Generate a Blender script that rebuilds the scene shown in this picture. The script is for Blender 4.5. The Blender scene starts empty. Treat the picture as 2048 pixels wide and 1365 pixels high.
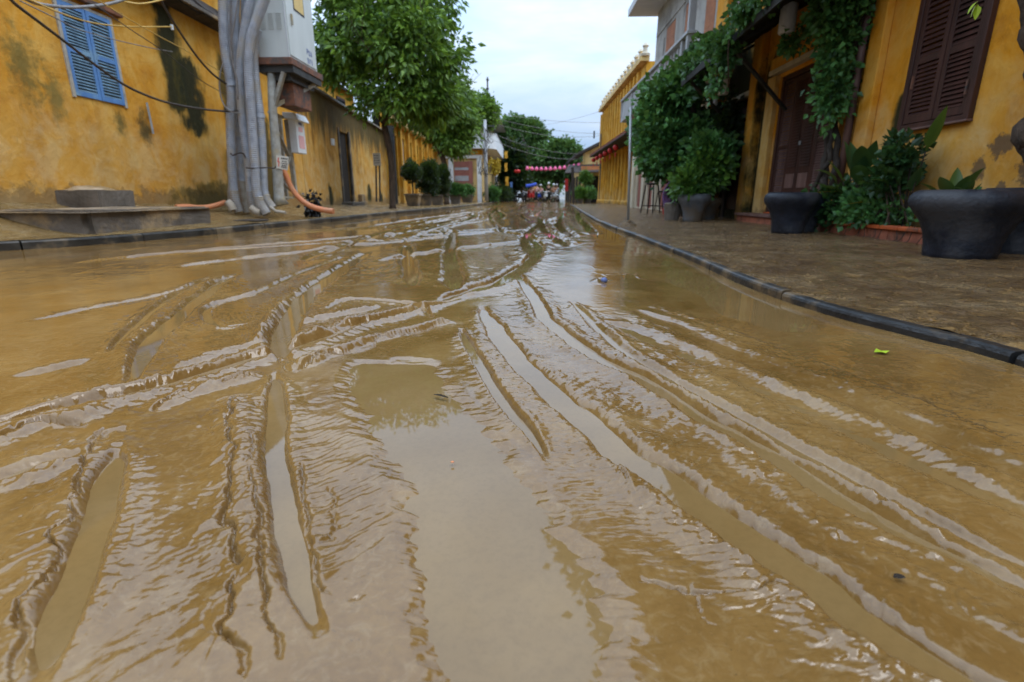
import bpy, bmesh, math, random
import numpy as np
from math import sin, cos, pi, radians, sqrt, atan2
from mathutils import Vector, Matrix
random.seed(7); RNG = np.random.default_rng(11)
sc = bpy.context.scene
COL = sc.collection
# ------------------------------------------------------------------ camera
F = 1020.0; CH = .55; PT = radians(15.87); YW = radians(1.94)
cd = bpy.data.cameras.new('camera'); cam = bpy.data.objects.new('camera', cd); COL.objects.link(cam)
cd.sensor_width = 36; cd.lens = F/2048*36; cd.clip_start = .02; cd.clip_end = 1500
cam.location = (0, 0, CH); cam.rotation_euler = (pi/2-PT, 0, YW)
cd.dof.use_dof = True; cd.dof.focus_distance = 1.45; cd.dof.aperture_fstop = 3.6
sc.camera = cam
def _ray(u, v):
    xc = (u-1024)/F; yc = (682.5-v)/F
    y = cos(PT)+sin(PT)*yc; z = -sin(PT)+cos(PT)*yc
    return (xc*cos(YW)-y*sin(YW), xc*sin(YW)+y*cos(YW), z)
def on_ground(u, v, z=0.0):
    r = _ray(u, v); t = (z-CH)/r[2]; return (r[0]*t, r[1]*t)
def at_y(u, v, Y):
    r = _ray(u, v); t = Y/r[1]; return (r[0]*t, Y, CH+r[2]*t)
def at_x(u, v, X):
    r = _ray(u, v); t = X/r[0]; return (X, r[1]*t, CH+r[2]*t)
# ------------------------------------------------------------------ materials
def mat(name, rough=.6, ior=1.45, spec=None, metal=0.):
    m = bpy.data.materials.new(name); m.use_nodes = True
    nt = m.node_tree; b = nt.nodes['Principled BSDF']
    b.inputs['Roughness'].default_value = rough; b.inputs['IOR'].default_value = ior
    b.inputs['Metallic'].default_value = metal
    if spec is not None: b.inputs['Specular IOR Level'].default_value = spec
    return m, nt, b
def nd(nt, t, **k):
    n = nt.nodes.new(t)
    for a, v in k.items():
        if hasattr(n, a) and not a.startswith('i_'): setattr(n, a, v)
    return n
def setin(n, **k):
    for a, v in k.items(): n.inputs[a.replace('_', ' ')].default_value = v
    return n
def pos(nt, scale=(1, 1, 1), obj=False):
    if obj:
        g = nt.nodes.new('ShaderNodeTexCoord'); o = g.outputs['Object']
    else:
        g = nt.nodes.new('ShaderNodeNewGeometry'); o = g.outputs['Position']
    mp = nt.nodes.new('ShaderNodeMapping'); mp.inputs['Scale'].default_value = scale
    nt.links.new(o, mp.inputs[0]); return mp.outputs[0]
def noise(nt, vec, scale, detail=4, rough=.55, dist=0.):
    n = nt.nodes.new('ShaderNodeTexNoise'); nt.links.new(vec, n.inputs['Vector'])
    n.inputs['Scale'].default_value = scale; n.inputs['Detail'].default_value = detail
    n.inputs['Roughness'].default_value = rough; n.inputs['Distortion'].default_value = dist
    return n.outputs['Fac']
def ramp(nt, fac, stops):
    r = nt.nodes.new('ShaderNodeValToRGB'); nt.links.new(fac, r.inputs[0])
    e = r.color_ramp.elements
    while len(e) < len(stops): e.new(.5)
    for i, (p, c) in enumerate(stops):
        e[i].position = p; e[i].color = (c[0], c[1], c[2], 1) if isinstance(c, tuple) else (c, c, c, 1)
    return r.outputs[0]
def mix(nt, fac, a, b, mode='MIX'):
    m = nt.nodes.new('ShaderNodeMix'); m.data_type = 'RGBA'; m.blend_type = mode
    for s, v in ((0, fac), (6, a), (7, b)):
        if isinstance(v, (int, float)): m.inputs[s].default_value = v
        elif isinstance(v, tuple): m.inputs[s].default_value = (v[0], v[1], v[2], 1)
        else: nt.links.new(v, m.inputs[s])
    return m.outputs[2]
def mth(nt, op, a, b=None, c=None, clamp=False):
    m = nt.nodes.new('ShaderNodeMath'); m.operation = op; m.use_clamp = clamp
    for i, v in enumerate((a, b, c)):
        if v is None: continue
        if isinstance(v, (int, float)): m.inputs[i].default_value = v
        else: nt.links.new(v, m.inputs[i])
    return m.outputs[0]
def maprange(nt, v, a, b, c=0., d=1., smooth=True):
    m = nt.nodes.new('ShaderNodeMapRange'); nt.links.new(v, m.inputs[0])
    if smooth: m.interpolation_type = 'SMOOTHSTEP'
    for i, x in enumerate((a, b, c, d)): m.inputs[i+1].default_value = x
    return m.outputs[0]
def bump(nt, b, h, strength=.3, dist=.01):
    n = nt.nodes.new('ShaderNodeBump'); n.inputs['Strength'].default_value = strength
    n.inputs['Distance'].default_value = dist; nt.links.new(h, n.inputs['Height'])
    nt.links.new(n.outputs[0], b.inputs['Normal'])
def simple(name, c1, c2=None, scale=6, rough=.6, bs=.2, stretch=(1, 1, 1), metal=0., spec=None, bd=.01, dirt=None):
    m, nt, b = mat(name, rough, metal=metal, spec=spec)
    c2 = c2 or tuple(x*.7 for x in c1)
    v = pos(nt, stretch); f = noise(nt, v, scale, 6, .6)
    c = ramp(nt, f, [(.32, c2), (.66, c1)])
    if dirt:
        f2 = noise(nt, pos(nt), scale*.35, 5, .65)
        c = mix(nt, ramp(nt, f2, [(.5, 0.), (.62, 1.)]), c, dirt)
    nt.links.new(c, b.inputs['Base Color'])
    if bs: bump(nt, b, noise(nt, v, scale*5, 4, .6), bs, bd)
    return m
def sepz(nt):
    g = nt.nodes.new('ShaderNodeNewGeometry'); s = nt.nodes.new('ShaderNodeSeparateXYZ')
    nt.links.new(g.outputs['Position'], s.inputs[0]); return s.outputs
def plaster(name, base, light, dark, ground=0.2, damp=.8, moss=.5, stains=(), peel=.5, mossz=None, spots=(), crisp=False):
    """weathered lime-washed plaster; stains = (y, half width, z low, z high) of black mould, measured on the wall"""
    m, nt, b = mat(name, .85, spec=.25)
    x, y, z = sepz(nt)
    v = pos(nt); vs = pos(nt, (1, 1, .16))
    c = ramp(nt, noise(nt, v, 1.3, 7, .68, .5), [(.32, dark), (.47, base), (.62, light)])
    fine = noise(nt, v, 9, 7, .7)
    c = mix(nt, ramp(nt, fine, [(.4, 0.), (.75, .5)]), c, light)
    c = mix(nt, mth(nt, 'MULTIPLY', ramp(nt, noise(nt, vs, 3.2, 5, .6), [(.48, 0.), (.7, .65)]), moss), c, tuple(k*.42 for k in dark))
    # washed out and peeling low band
    edge = mth(nt, 'ADD', z, mth(nt, 'MULTIPLY', mth(nt, 'SUBTRACT', noise(nt, v, 1.6, 6, .65), .5), 1.9))
    low = maprange(nt, edge, ground+damp+.75, ground+damp+.05)
    c = mix(nt, mth(nt, 'MULTIPLY', low, peel), c, mix(nt, ramp(nt, noise(nt, v, 2.1, 6, .7, .6), [(.42, 0.), (.58, 1.)]), (.60, .42, .19), (.56, .29, .055)))
    e2 = mth(nt, 'ADD', z, mth(nt, 'MULTIPLY', mth(nt, 'SUBTRACT', noise(nt, v, 3.1, 6, .7), .5), 1.1))
    vlow = maprange(nt, e2, ground+damp*.32+.05, ground+damp*.32-.16)
    c = mix(nt, mth(nt, 'MULTIPLY', vlow, .75), c, mix(nt, fine, (.12, .075, .035), (.30, .20, .09)))
    if mossz:
        e3 = mth(nt, 'ADD', z, mth(nt, 'MULTIPLY', mth(nt, 'SUBTRACT', noise(nt, pos(nt, (1, 1, .2)), 2.6, 5, .65), .5), 2.6))
        c = mix(nt, mth(nt, 'MULTIPLY', maprange(nt, e3, mossz-.45, mossz+.5), .90), c, mix(nt, fine, (.022, .024, .010), (.09, .065, .02)))
    warp = mth(nt, 'MULTIPLY', mth(nt, 'SUBTRACT', noise(nt, v, 2.2, 5, .6), .5), .9)
    for st_ in stains:
        yc, hw, z0, z1 = st_[:4]; op = st_[4] if len(st_) > 4 else .97
        d = mth(nt, 'ABSOLUTE', mth(nt, 'ADD', mth(nt, 'SUBTRACT', y, yc), mth(nt, 'MULTIPLY', warp, hw*2)))
        a = maprange(nt, d, hw*1.35, hw*.25)
        zz = mth(nt, 'ADD', z, warp)
        a = mth(nt, 'MULTIPLY', a, mth(nt, 'MULTIPLY', maprange(nt, zz, z0-.15, z0+.2), maprange(nt, zz, z1+.3, z1)))
        c = mix(nt, mth(nt, 'MULTIPLY', maprange(nt, a, 0, .5), .45), c, (.16, .115, .012))
        a = mth(nt, 'MULTIPLY', maprange(nt, mth(nt, 'ADD', a, mth(nt, 'MULTIPLY', mth(nt, 'SUBTRACT', noise(nt, pos(nt, (1, 1, .22)), 9, 6, .7), .5), 1.2)), .12, .85), op)
        c = mix(nt, a, c, mix(nt, fine, (.008, .010, .004), (.035, .037, .012)))
    for (yc, zc, r, col) in spots:
        dy = mth(nt, 'SUBTRACT', y, yc); dz = mth(nt, 'MULTIPLY', mth(nt, 'SUBTRACT', z, zc), 1. if crisp else .5)
        d = mth(nt, 'SQRT', mth(nt, 'ADD', mth(nt, 'MULTIPLY', dy, dy), mth(nt, 'MULTIPLY', dz, dz)))
        d = mth(nt, 'ADD', d, mth(nt, 'MULTIPLY', mth(nt, 'SUBTRACT', noise(nt, v, 7, 5, .7), .5), r*3.2))
        c = mix(nt, mth(nt, 'MULTIPLY', maprange(nt, d, r*(1.15 if crisp else 1.7), r*(.75 if crisp else .2)), .85), c, col)
    nt.links.new(c, b.inputs['Base Color'])
    hb = mth(nt, 'ADD', fine, mth(nt, 'MULTIPLY', noise(nt, v, 2.5, 4, .6), 3))
    hb = mth(nt, 'SUBTRACT', hb, mth(nt, 'MULTIPLY', vlow, .6))
    bump(nt, b, hb, .55, .02)
    return m
def leafmat(name, c1, c2, rough=.42):
    m, nt, b = mat(name, rough, spec=.45)
    g = nt.nodes.new('ShaderNodeNewGeometry')
    c = ramp(nt, g.outputs['Random Per Island'], [(0., c2), (.6, c1), (1., tuple(min(1, k*1.7) for k in c1))])
    big = noise(nt, pos(nt), 1.3, 3, .5)
    c = mix(nt, ramp(nt, big, [(.4, 0.), (.65, .55)]), c, tuple(k*.55 for k in c2))
    nt.links.new(c, b.inputs['Base Color'])
    t = nt.nodes.new('ShaderNodeBsdfTranslucent'); nt.links.new(mix(nt, .5, c, (.18, .26, .03)), t.inputs[0])
    ms = nt.nodes.new('ShaderNodeMixShader'); ms.inputs[0].default_value = .28
    out = nt.nodes['Material Output']
    nt.links.new(b.outputs[0], ms.inputs[1]); nt.links.new(t.outputs[0], ms.inputs[2]); nt.links.new(ms.outputs[0], out.inputs[0])
    return m
M = {}
def mud_mat(name, ca, cb, cc, rlo, rhi, fine=.3, bdist=.005, ior=1.42, specks=False, coarse=0):
    m, nt, b = mat(name, .1, ior=ior)
    v = pos(nt)
    f = noise(nt, v, 2.3, 6, .6, .6)
    c = ramp(nt, f, [(.3, ca), (.5, cb), (.72, cc)])
    grit = noise(nt, v, 90, 5, .65)
    c = mix(nt, ramp(nt, grit, [(.3, .22), (.55, 0.)]), c, tuple(k*.6 for k in ca))
    nt.links.new(c, b.inputs['Base Color'])
    r = ramp(nt, noise(nt, v, 3.7, 5, .6), [(.35, rlo), (.7, rhi)])
    nt.links.new(r, b.inputs['Roughness'])
    if specks:
        sp = ramp(nt, noise(nt, v, 210, 3, .7), [(.655, 0.), (.70, .75)])
        c = mix(nt, mth(nt, 'MULTIPLY', sp, ramp(nt, noise(nt, v, 5, 4, .6), [(.4, .1), (.6, 1.)])), c, (.05, .032, .016))
        c = mix(nt, ramp(nt, noise(nt, v, 33, 6, .7, 1.2), [(.5, 0.), (.72, .35)]), c, (.34, .24, .12))
        nt.links.new(c, b.inputs['Base Color'])
    h = mth(nt, 'ADD', mth(nt, 'MULTIPLY', noise(nt, v, 14, 5, .55, .8), .8), mth(nt, 'MULTIPLY', noise(nt, v, 70, 4, .6), .12))
    if coarse: h = mth(nt, 'ADD', h, mth(nt, 'MULTIPLY', ramp(nt, noise(nt, v, 7, 6, .7, .4), [(.42, 0.), (.6, 1.)]), coarse))
    bump(nt, b, h, fine, bdist)
    return m
M['mud'] = mud_mat('wet_mud', (.138, .070, .017), (.195, .105, .030), (.260, .155, .053), .04, .17, ior=1.50, specks=True)
M['pave_mud'] = mud_mat('muddy_paving', (.140, .072, .024), (.215, .125, .046), (.34, .225, .105), .06, .28, 1., .030, 1.45, coarse=1.4)
M['pave_mud_l'] = mud_mat('muddy_paving_ochre', (.15, .092, .032), (.21, .135, .05), (.30, .21, .10), .10, .36, .9, .016, 1.42, coarse=.7)
M['water'] = mud_mat('silty_water', (.185, .108, .036), (.205, .124, .045), (.240, .152, .064), .015, .035, .03, .002, 1.47)
M['ground'] = mud_mat('street_silt', (.12, .085, .045), (.17, .125, .075), (.22, .17, .11), .15, .4, .6, .02)
M['kerb'] = simple('kerb_stone', (.026, .026, .025), (.010, .010, .010), 5, .45, .8, dirt=(.15, .10, .05), bd=.010)
M['kerb_l'] = simple('kerb_stone_dirty', (.045, .042, .036), (.014, .013, .011), 4, .4, .6, dirt=(.20, .15, .09), bd=.008)
Y1 = (.60, .27, .022); YL = (.66, .38, .085); YD = (.44, .165, .012)
M['wallL'] = plaster('ochre_plaster_house', Y1, YL, YD, .35, 1.0, .5, stains=[(10.5, .36, 2.1, 3.9), (10.95, .42, 1.75, 3.0), (12.3, .25, 1.7, 3.4, .8), (11.3, 1.3, .15, .62, .62), (13.6, .5, .3, 2.2, .8), (12.1, .35, .6, 1.3, .45)], peel=.55,
                     spots=[(7.35, 2.25, .2, (.16, .12, .03)), (7.75, 1.95, .14, (.2, .15, .04)), (9.45, 1.7, .13, (.05, .05, .02)), (8.9, 1.72, .1, (.12, .1, .03)), (12.2, .8, .28, (.05, .04, .02))])
M['wallL2'] = plaster('ochre_plaster_yard_wall', (.54, .26, .035), (.60, .38, .12), (.32, .14, .02), .2, 1.0, .9, mossz=2.75, peel=.75, stains=[(24.5, .5, .3, .8), (18.4, .25, .2, .75), (27.2, .35, .2, .6)])
M['wallY'] = plaster('ochre_plaster_far', (.60, .29, .022), (.66, .38, .07), (.42, .18, .015), 0., .5, .8, peel=.5)
M['wallYb'] = plaster('ochre_plaster_pale', (.62, .42, .15), (.66, .50, .26), (.36, .24, .10), 0., .6, .8, peel=.6)
M['wallR'] = plaster('ochre_plaster_right', (.66, .27, .010), (.70, .36, .06), (.42, .15, .008), .1, .95, .5, peel=.55,
                     stains=[(12.2, .8, -.2, 3.4), (10.75, .25, 0, 2.9), (6.9, .1, .5, 1.6)],
                     spots=[(5.35, 1.02, .11, (.12, .08, .05)), (5.0, 1.0, .12, (.13, .085, .05)), (5.55, .80, .10, (.14, .09, .05)), (5.0, .78, .13, (.12, .08, .05)), (4.8, .9, .1, (.12, .08, .05)), (5.25, .62, .06, (.15, .1, .06))], crisp=True)
M['pilR'] = plaster('ochre_plaster_pilaster', (.55, .30, .06), (.62, .42, .16), (.34, .17, .03), .1, .6, .8, peel=.5)
M['wallG'] = plaster('grey_plaster', (.36, .34, .31), (.46, .44, .40), (.20, .18, .16), 0, .8, .7, peel=.2)
M['cream'] = simple('cream_paint', (.62, .55, .42), (.40, .34, .24), 2.5, .7, .3, stretch=(1, 1, .3))
M['white'] = simple('white_paint', (.78, .80, .80), (.60, .62, .62), 3, .5, .1)
M['greyw'] = simple('grey_concrete', (.42, .43, .44), (.27, .27, .27), 3, .8, .3, stretch=(1, 1, .4))
M['soffit'] = simple('grey_soffit', (.55, .56, .58), (.45, .46, .47), 2, .8, .1)
M['conc'] = simple('mud_splashed_concrete', (.15, .125, .10), (.08, .066, .05), 4, .7, .7, dirt=(.30, .21, .11), bd=.02)
M['concl'] = simple('muddy_slab_top', (.34, .25, .15), (.20, .14, .07), 3, .35, .6, dirt=(.45, .36, .26), bd=.015)
M['conduit'] = simple('grey_corrugated_plastic', (.42, .45, .50), (.27, .29, .33), 7, .45, .1, dirt=(.40, .38, .35))
M['conduit_low'] = simple('grey_plastic_caked_with_mud', (.42, .38, .32), (.28, .23, .16), 8, .6, .3)
M['orange'] = simple('orange_plastic', (.62, .20, .07), (.48, .22, .11), 5, .5, .2)
M['cab'] = simple('painted_steel_cabinet', (.58, .61, .59), (.49, .52, .50), 2.2, .42, .05, stretch=(1, 1, .25), spec=.4)
M['rust'] = simple('rusty_steel', (.26, .10, .05), (.05, .045, .042), 9, .8, .5, dirt=(.07, .065, .06))
M['steel'] = simple('dull_grey_steel', (.38, .37, .33), (.20, .18, .14), 6, .6, .2, dirt=(.36, .29, .17))
M['darksteel'] = simple('dark_steel', (.05, .05, .045), (.02, .02, .02), 6, .6, .2)
M['galv'] = simple('galvanised_pole', (.40, .42, .43), (.28, .29, .29), 8, .4, .1, metal=.3)
M['cable'] = simple('cable_rubber', (.06, .045, .035), (.03, .025, .02), 9, .6, 0)
M['cableg'] = simple('grey_cable', (.25, .23, .22), (.14, .13, .12), 9, .6, 0)
M['cabley'] = simple('yellow_wire', (.60, .38, .08), (.5, .3, .05), 9, .5, 0)
M['blue'] = simple('weathered_blue_paint', (.12, .27, .55), (.09, .20, .42), 4, .55, .2, stretch=(1, 1, .3), dirt=(.20, .33, .44))
M['blueslat'] = simple('weathered_blue_slat', (.16, .27, .36), (.08, .14, .20), 6, .6, .2)
M['framew'] = simple('peeling_cream_frame', (.50, .45, .36), (.28, .26, .22), 7, .7, .3)
M['brownw'] = simple('brown_painted_wood', (.080, .032, .023), (.034, .016, .012), 5, .45, .3, stretch=(1, 1, .2), spec=.4)
M['brownl'] = simple('faded_brown_wood', (.20, .115, .095), (.09, .045, .036), 5, .5, .25, stretch=(1, 1, .2))
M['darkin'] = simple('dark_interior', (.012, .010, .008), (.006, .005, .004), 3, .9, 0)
M['pink'] = simple('faded_red_shutter', (.34, .12, .085), (.24, .09, .07), 5, .6, .2, stretch=(1, 1, .2))
M['orshut'] = simple('orange_brown_shutter', (.50, .19, .07), (.35, .13, .05), 5, .6, .2)
M['pot'] = simple('blue_black_glazed_clay', (.020, .024, .036), (.008, .009, .012), 5, .50, .8, dirt=(.050, .050, .054), bd=.01, spec=.35)
M['potg'] = simple('grey_clay_pot', (.14, .15, .16), (.07, .075, .08), 4, .5, .4, dirt=(.12, .09, .06), bd=.01)
M['soil'] = simple('dark_soil', (.035, .022, .012), (.015, .01, .006), 18, .9, .8, bd=.03)
M['tileor'] = simple('orange_clay_coping', (.52, .11, .025), (.30, .06, .02), 5, .5, .3, dirt=(.10, .05, .03))
M['tilebr'] = simple('terracotta_face', (.36, .12, .065), (.18, .06, .035), 7, .6, .4, dirt=(.07, .04, .025))
M['roof'] = simple('weathered_roof_tile', (.060, .045, .038), (.020, .018, .016), 5, .8, .6, bd=.03)
M['roofr'] = simple('red_clay_tile', (.32, .085, .045), (.12, .05, .035), 6, .75, .5, bd=.02)
M['awn'] = simple('black_awning_sheet', (.022, .022, .020), (.008, .008, .007), 4, .7, .4)  # near-black sheet with darker mottling
M['bark'] = simple('tree_bark', (.115, .075, .048), (.035, .025, .017), 12, .85, 1., stretch=(1, 1, .35), bd=.03)
M['barkd'] = simple('dark_wet_bark', (.05, .036, .024), (.018, .013, .009), 12, .7, 1., stretch=(1, 1, .35), bd=.03)
M['leafA'] = leafmat('tree_leaf', (.150, .255, .028), (.042, .110, .014))
M['leafB'] = leafmat('vine_leaf', (.085, .215, .055), (.026, .090, .026))
M['leafM'] = leafmat('mid_shrub_leaf', (.030, .085, .024), (.012, .038, .012))
M['leafD'] = leafmat('dark_shrub_leaf', (.012, .034, .010), (.005, .015, .006))
M['leafF'] = leafmat('far_tree_leaf', (.085, .170, .040), (.035, .085, .022), .6)
M['leafY'] = leafmat('pale_plant_leaf', (.09, .19, .025), (.03, .10, .02))
M['bigleaf'] = leafmat('broad_leaf', (.045, .115, .038), (.022, .065, .022), .35)
M['bigleafl'] = leafmat('light_broad_leaf', (.11, .19, .03), (.07, .14, .025), .4)
M['leafyel'] = simple('yellow_leaf', (.55, .38, .03), (.40, .30, .04), 20, .5, 0)
M['leafgr'] = simple('fresh_green_leaf', (.38, .50, .03), (.28, .42, .02), 30, .4, 0)
M['red'] = simple('red_silk', (.55, .025, .02), (.35, .015, .012), 8, .6, 0)
M['pinksilk'] = simple('pink_silk', (.80, .16, .32), (.70, .12, .25), 8, .6, 0)
M['yel'] = simple('yellow_cloth', (.75, .45, .05), (.6, .3, .03), 8, .6, 0)
M['purple'] = simple('lilac_cloth', (.42, .26, .62), (.25, .12, .40), 9, .7, .4, bd=.02)
M['purpled'] = simple('printed_lilac_cloth', (.30, .18, .40), (.05, .035, .07), 16, .7, .3)
M['bluecan'] = simple('blue_canopy_cloth', (.03, .08, .48), (.02, .05, .30), 5, .6, .1)
M['bluebag'] = simple('blue_plastic_bag', (.03, .14, .38), (.02, .07, .20), 30, .35, .8, bd=.02)
M['black'] = simple('black_plastic', (.02, .02, .02), (.01, .01, .01), 5, .4, 0)
M['rubber'] = simple('tyre_rubber', (.02, .02, .02), (.01, .01, .01), 9, .8, 0)
M['chrome'] = simple('dull_chrome', (.6, .6, .6), (.4, .4, .4), 9, .3, 0, metal=.7)
M['skin'] = simple('skin', (.42, .24, .15), (.36, .20, .12), 9, .6, 0)
M['hair'] = simple('black_hair', (.012, .010, .009), (.006, .005, .005), 30, .6, 0)
M['lamp'] = simple('white_paper_lantern', (.62, .62, .66), (.48, .48, .50), 5, .7, .1)
M['sign'] = simple('white_sign_plate', (.62, .60, .54), (.50, .48, .42), 8, .5, 0)
M['ink'] = simple('dark_ink', (.05, .05, .06), (.03, .03, .035), 9, .6, 0)
M['inkb'] = simple('blue_ink', (.12, .16, .34), (.10, .13, .28), 9, .6, 0)
M['inkr'] = simple('red_ink', (.60, .10, .06), (.50, .08, .05), 9, .6, 0)
M['pinkp'] = simple('faded_pink_paper', (.75, .42, .40), (.65, .35, .34), 9, .7, 0)
M['yelp'] = simple('yellow_label', (.70, .52, .20), (.6, .42, .15), 9, .6, 0)
M['bluep'] = simple('blue_poster', (.12, .25, .55), (.08, .16, .35), 3, .6, 0)
M['glass'] = simple('dark_window_glass', (.02, .025, .03), (.01, .012, .015), 3, .08, 0)
M['stool'] = simple('black_stool_wood', (.03, .018, .014), (.012, .008, .007), 7, .45, .2)
# ------------------------------------------------------------------ mesh helpers
class MB:
    def __init__(s): s.v = []; s.f = []
    def add(s, vs, fs):
        o = len(s.v); s.v += [tuple(p) for p in vs]; s.f += [tuple(i+o for i in f) for f in fs]; return s
    def box(s, x0, x1, y0, y1, z0, z1):
        return s.add([(x0, y0, z0), (x1, y0, z0), (x1, y1, z0), (x0, y1, z0), (x0, y0, z1), (x1, y0, z1), (x1, y1, z1), (x0, y1, z1)],
                     [(3, 2, 1, 0), (4, 5, 6, 7), (0, 1, 5, 4), (1, 2, 6, 5), (2, 3, 7, 6), (3, 0, 4, 7)])
    def hexa(s, p): return s.add(p, [(3, 2, 1, 0), (4, 5, 6, 7), (0, 1, 5, 4), (1, 2, 6, 5), (2, 3, 7, 6), (3, 0, 4, 7)])
    def bar(s, a, b, w, h=None, up=(0, 0, 1)):
        h = h or w; a = Vector(a); b = Vector(b); d = (b-a).normalized(); u = Vector(up)
        if abs(d.dot(u)) > .98: u = Vector((0, 1, 0))
        x = d.cross(u).normalized(); y = x.cross(d).normalized()
        P = []
        for c in (a, b):
            for i, j in ((-1, -1), (1, -1), (1, 1), (-1, 1)): P.append(c+x*w/2*i+y*h/2*j)
        return s.hexa(P)
    def tube(s, pts, r, n=8, cap=True):
        pts = [Vector(p) for p in pts]; rs = r if isinstance(r, (list, tuple)) else [r]*len(pts)
        o = len(s.v); m = len(pts); prev = None
        for i, p in enumerate(pts):
            d = (pts[min(i+1, m-1)]-pts[max(i-1, 0)]).normalized()
            if prev is None:
                u = Vector((0, 0, 1)) if abs(d.z) < .9 else Vector((1, 0, 0))
                x = d.cross(u).normalized()
            else: x = (prev-d*prev.dot(d)).normalized()
            prev = x; y = d.cross(x)
            for k in range(n):
                a = 2*pi*k/n; q = p+(x*cos(a)+y*sin(a))*rs[i]; s.v.append(tuple(q))
        for i in range(m-1):
            for k in range(n):
                a = o+i*n+k; b = o+i*n+(k+1) % n; s.f.append((a, b, b+n, a+n))
        if cap: s.f.append(tuple(o+k for k in range(n))[::-1]); s.f.append(tuple(o+(m-1)*n+k for k in range(n)))
        return s
    def lathe(s, c, prof, n=32, wob=0.):
        o = len(s.v); m = len(prof)
        for j, (r, z) in enumerate(prof):
            for k in range(n):
                a = 2*pi*k/n; rr = r*(1+wob*sin(3*a+j*.7)+wob*.6*sin(7*a+j)); s.v.append((c[0]+rr*cos(a), c[1]+rr*sin(a), c[2]+z))
        for j in range(m-1):
            for k in range(n):
                a = o+j*n+k; b = o+j*n+(k+1) % n; s.f.append((a, b, b+n, a+n))
        s.f.append(tuple(o+k for k in range(n))[::-1]); s.f.append(tuple(o+(m-1)*n+k for k in range(n)))
        return s
    def sphere(s, c, r, n=12, m=8):
        rx, ry, rz = r if isinstance(r, tuple) else (r, r, r); o = len(s.v)
        for j in range(m+1):
            t = pi*j/m
            for k in range(n): a = 2*pi*k/n; s.v.append((c[0]+rx*sin(t)*cos(a), c[1]+ry*sin(t)*sin(a), c[2]-rz*cos(t)))
        for j in range(m):
            for k in range(n):
                a = o+j*n+k; b = o+j*n+(k+1) % n; s.f.append((a, b, b+n, a+n))
        return s
    def build(s, name, m, parent=None, smooth=False, bev=0., loc=None):
        me = bpy.data.meshes.new(name)
        off = Vector(parent_loc(parent)) if parent else (Vector(loc) if loc else Vector((0, 0, 0)))
        me.from_pydata([(p[0]-off[0], p[1]-off[1], p[2]-off[2]) for p in s.v], [], s.f); me.update()
        o = bpy.data.objects.new(name, me); COL.objects.link(o)
        if parent: o.parent = parent
        elif loc: o.location = loc
        me.materials.append(M[m] if isinstance(m, str) else m)
        if smooth: me.polygons.foreach_set('use_smooth', [True]*len(me.polygons))
        if bev:
            b = o.modifiers.new('bevel', 'BEVEL'); b.width = bev; b.segments = 2; b.limit_method = 'ANGLE'
        return o
WL = {}
def parent_loc(p):
    l = Vector(p.location)
    while p.parent: p = p.parent; l += Vector(p.location)
    return l
def tag(o, label=None, cat=None, group=None, kind=None):
    if label: o['label'] = label
    if cat: o['category'] = cat
    if group: o['group'] = group
    if kind: o['kind'] = kind
    return o
def empty(name, loc, label, cat, group=None):
    o = bpy.data.objects.new(name, None); COL.objects.link(o); o.location = loc; o.empty_display_size = .2
    return tag(o, label, cat, group)
def copy_tree(o, parent=None):
    c = o.copy(); COL.objects.link(c); c.parent = parent
    for ch in [x for x in list(COL.objects) if x.parent == o]: copy_tree(ch, c)
    return c
def catmull(pts, n=8):
    P = [Vector(p) for p in pts]; P = [P[0]*2-P[1]]+P+[P[-1]*2-P[-2]]; out = []
    for i in range(1, len(P)-2):
        for k in range(n):
            t = k/n; a, b, c, d = P[i-1:i+3]
            out.append(.5*((2*b)+(c-a)*t+(2*a-5*b+4*c-d)*t*t+(3*b-a-3*c+d)*t**3))
    out.append(P[-2]); return out
def npmesh(name, V, Fc, m, parent=None, smooth=True):
    me = bpy.data.meshes.new(name); V = np.asarray(V, dtype=np.float32); Fc = np.asarray(Fc, dtype=np.int32)
    if parent: V = V-np.array(parent_loc(parent), dtype=np.float32)
    k = Fc.shape[1]
    me.vertices.add(len(V)); me.vertices.foreach_set('co', V.ravel())
    me.loops.add(Fc.size); me.loops.foreach_set('vertex_index', Fc.ravel())
    me.polygons.add(len(Fc)); me.polygons.foreach_set('loop_start', np.arange(0, Fc.size, k, dtype=np.int32))
    me.polygons.foreach_set('use_smooth', np.full(len(Fc), smooth)); me.update(calc_edges=True)
    me.materials.append(M[m]); o = bpy.data.objects.new(name, me); COL.objects.link(o)
    if parent: o.parent = parent
    return o
def leaf_arrays(P, D, L, W, fold=.35):
    """P base points, D unit directions, L lengths, W widths -> folded pointed leaves"""
    n = len(P); R = RNG.normal(size=(n, 3)); R[:, 2] *= .6
    S = np.cross(D, R); S /= np.linalg.norm(S, axis=1, keepdims=True)+1e-9
    N = np.cross(S, D); L = L[:, None]; W = W[:, None]
    V = np.stack([P, P+D*L*.38+S*W+N*W*fold, P+D*L, P+D*L*.38-S*W+N*W*fold], 1).reshape(-1, 3)
    b = (np.arange(n)*4)[:, None]
    Fc = np.concatenate([b+np.array([[0, 1, 2]]), b+np.array([[0, 2, 3]])], 0)
    return V, Fc
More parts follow.
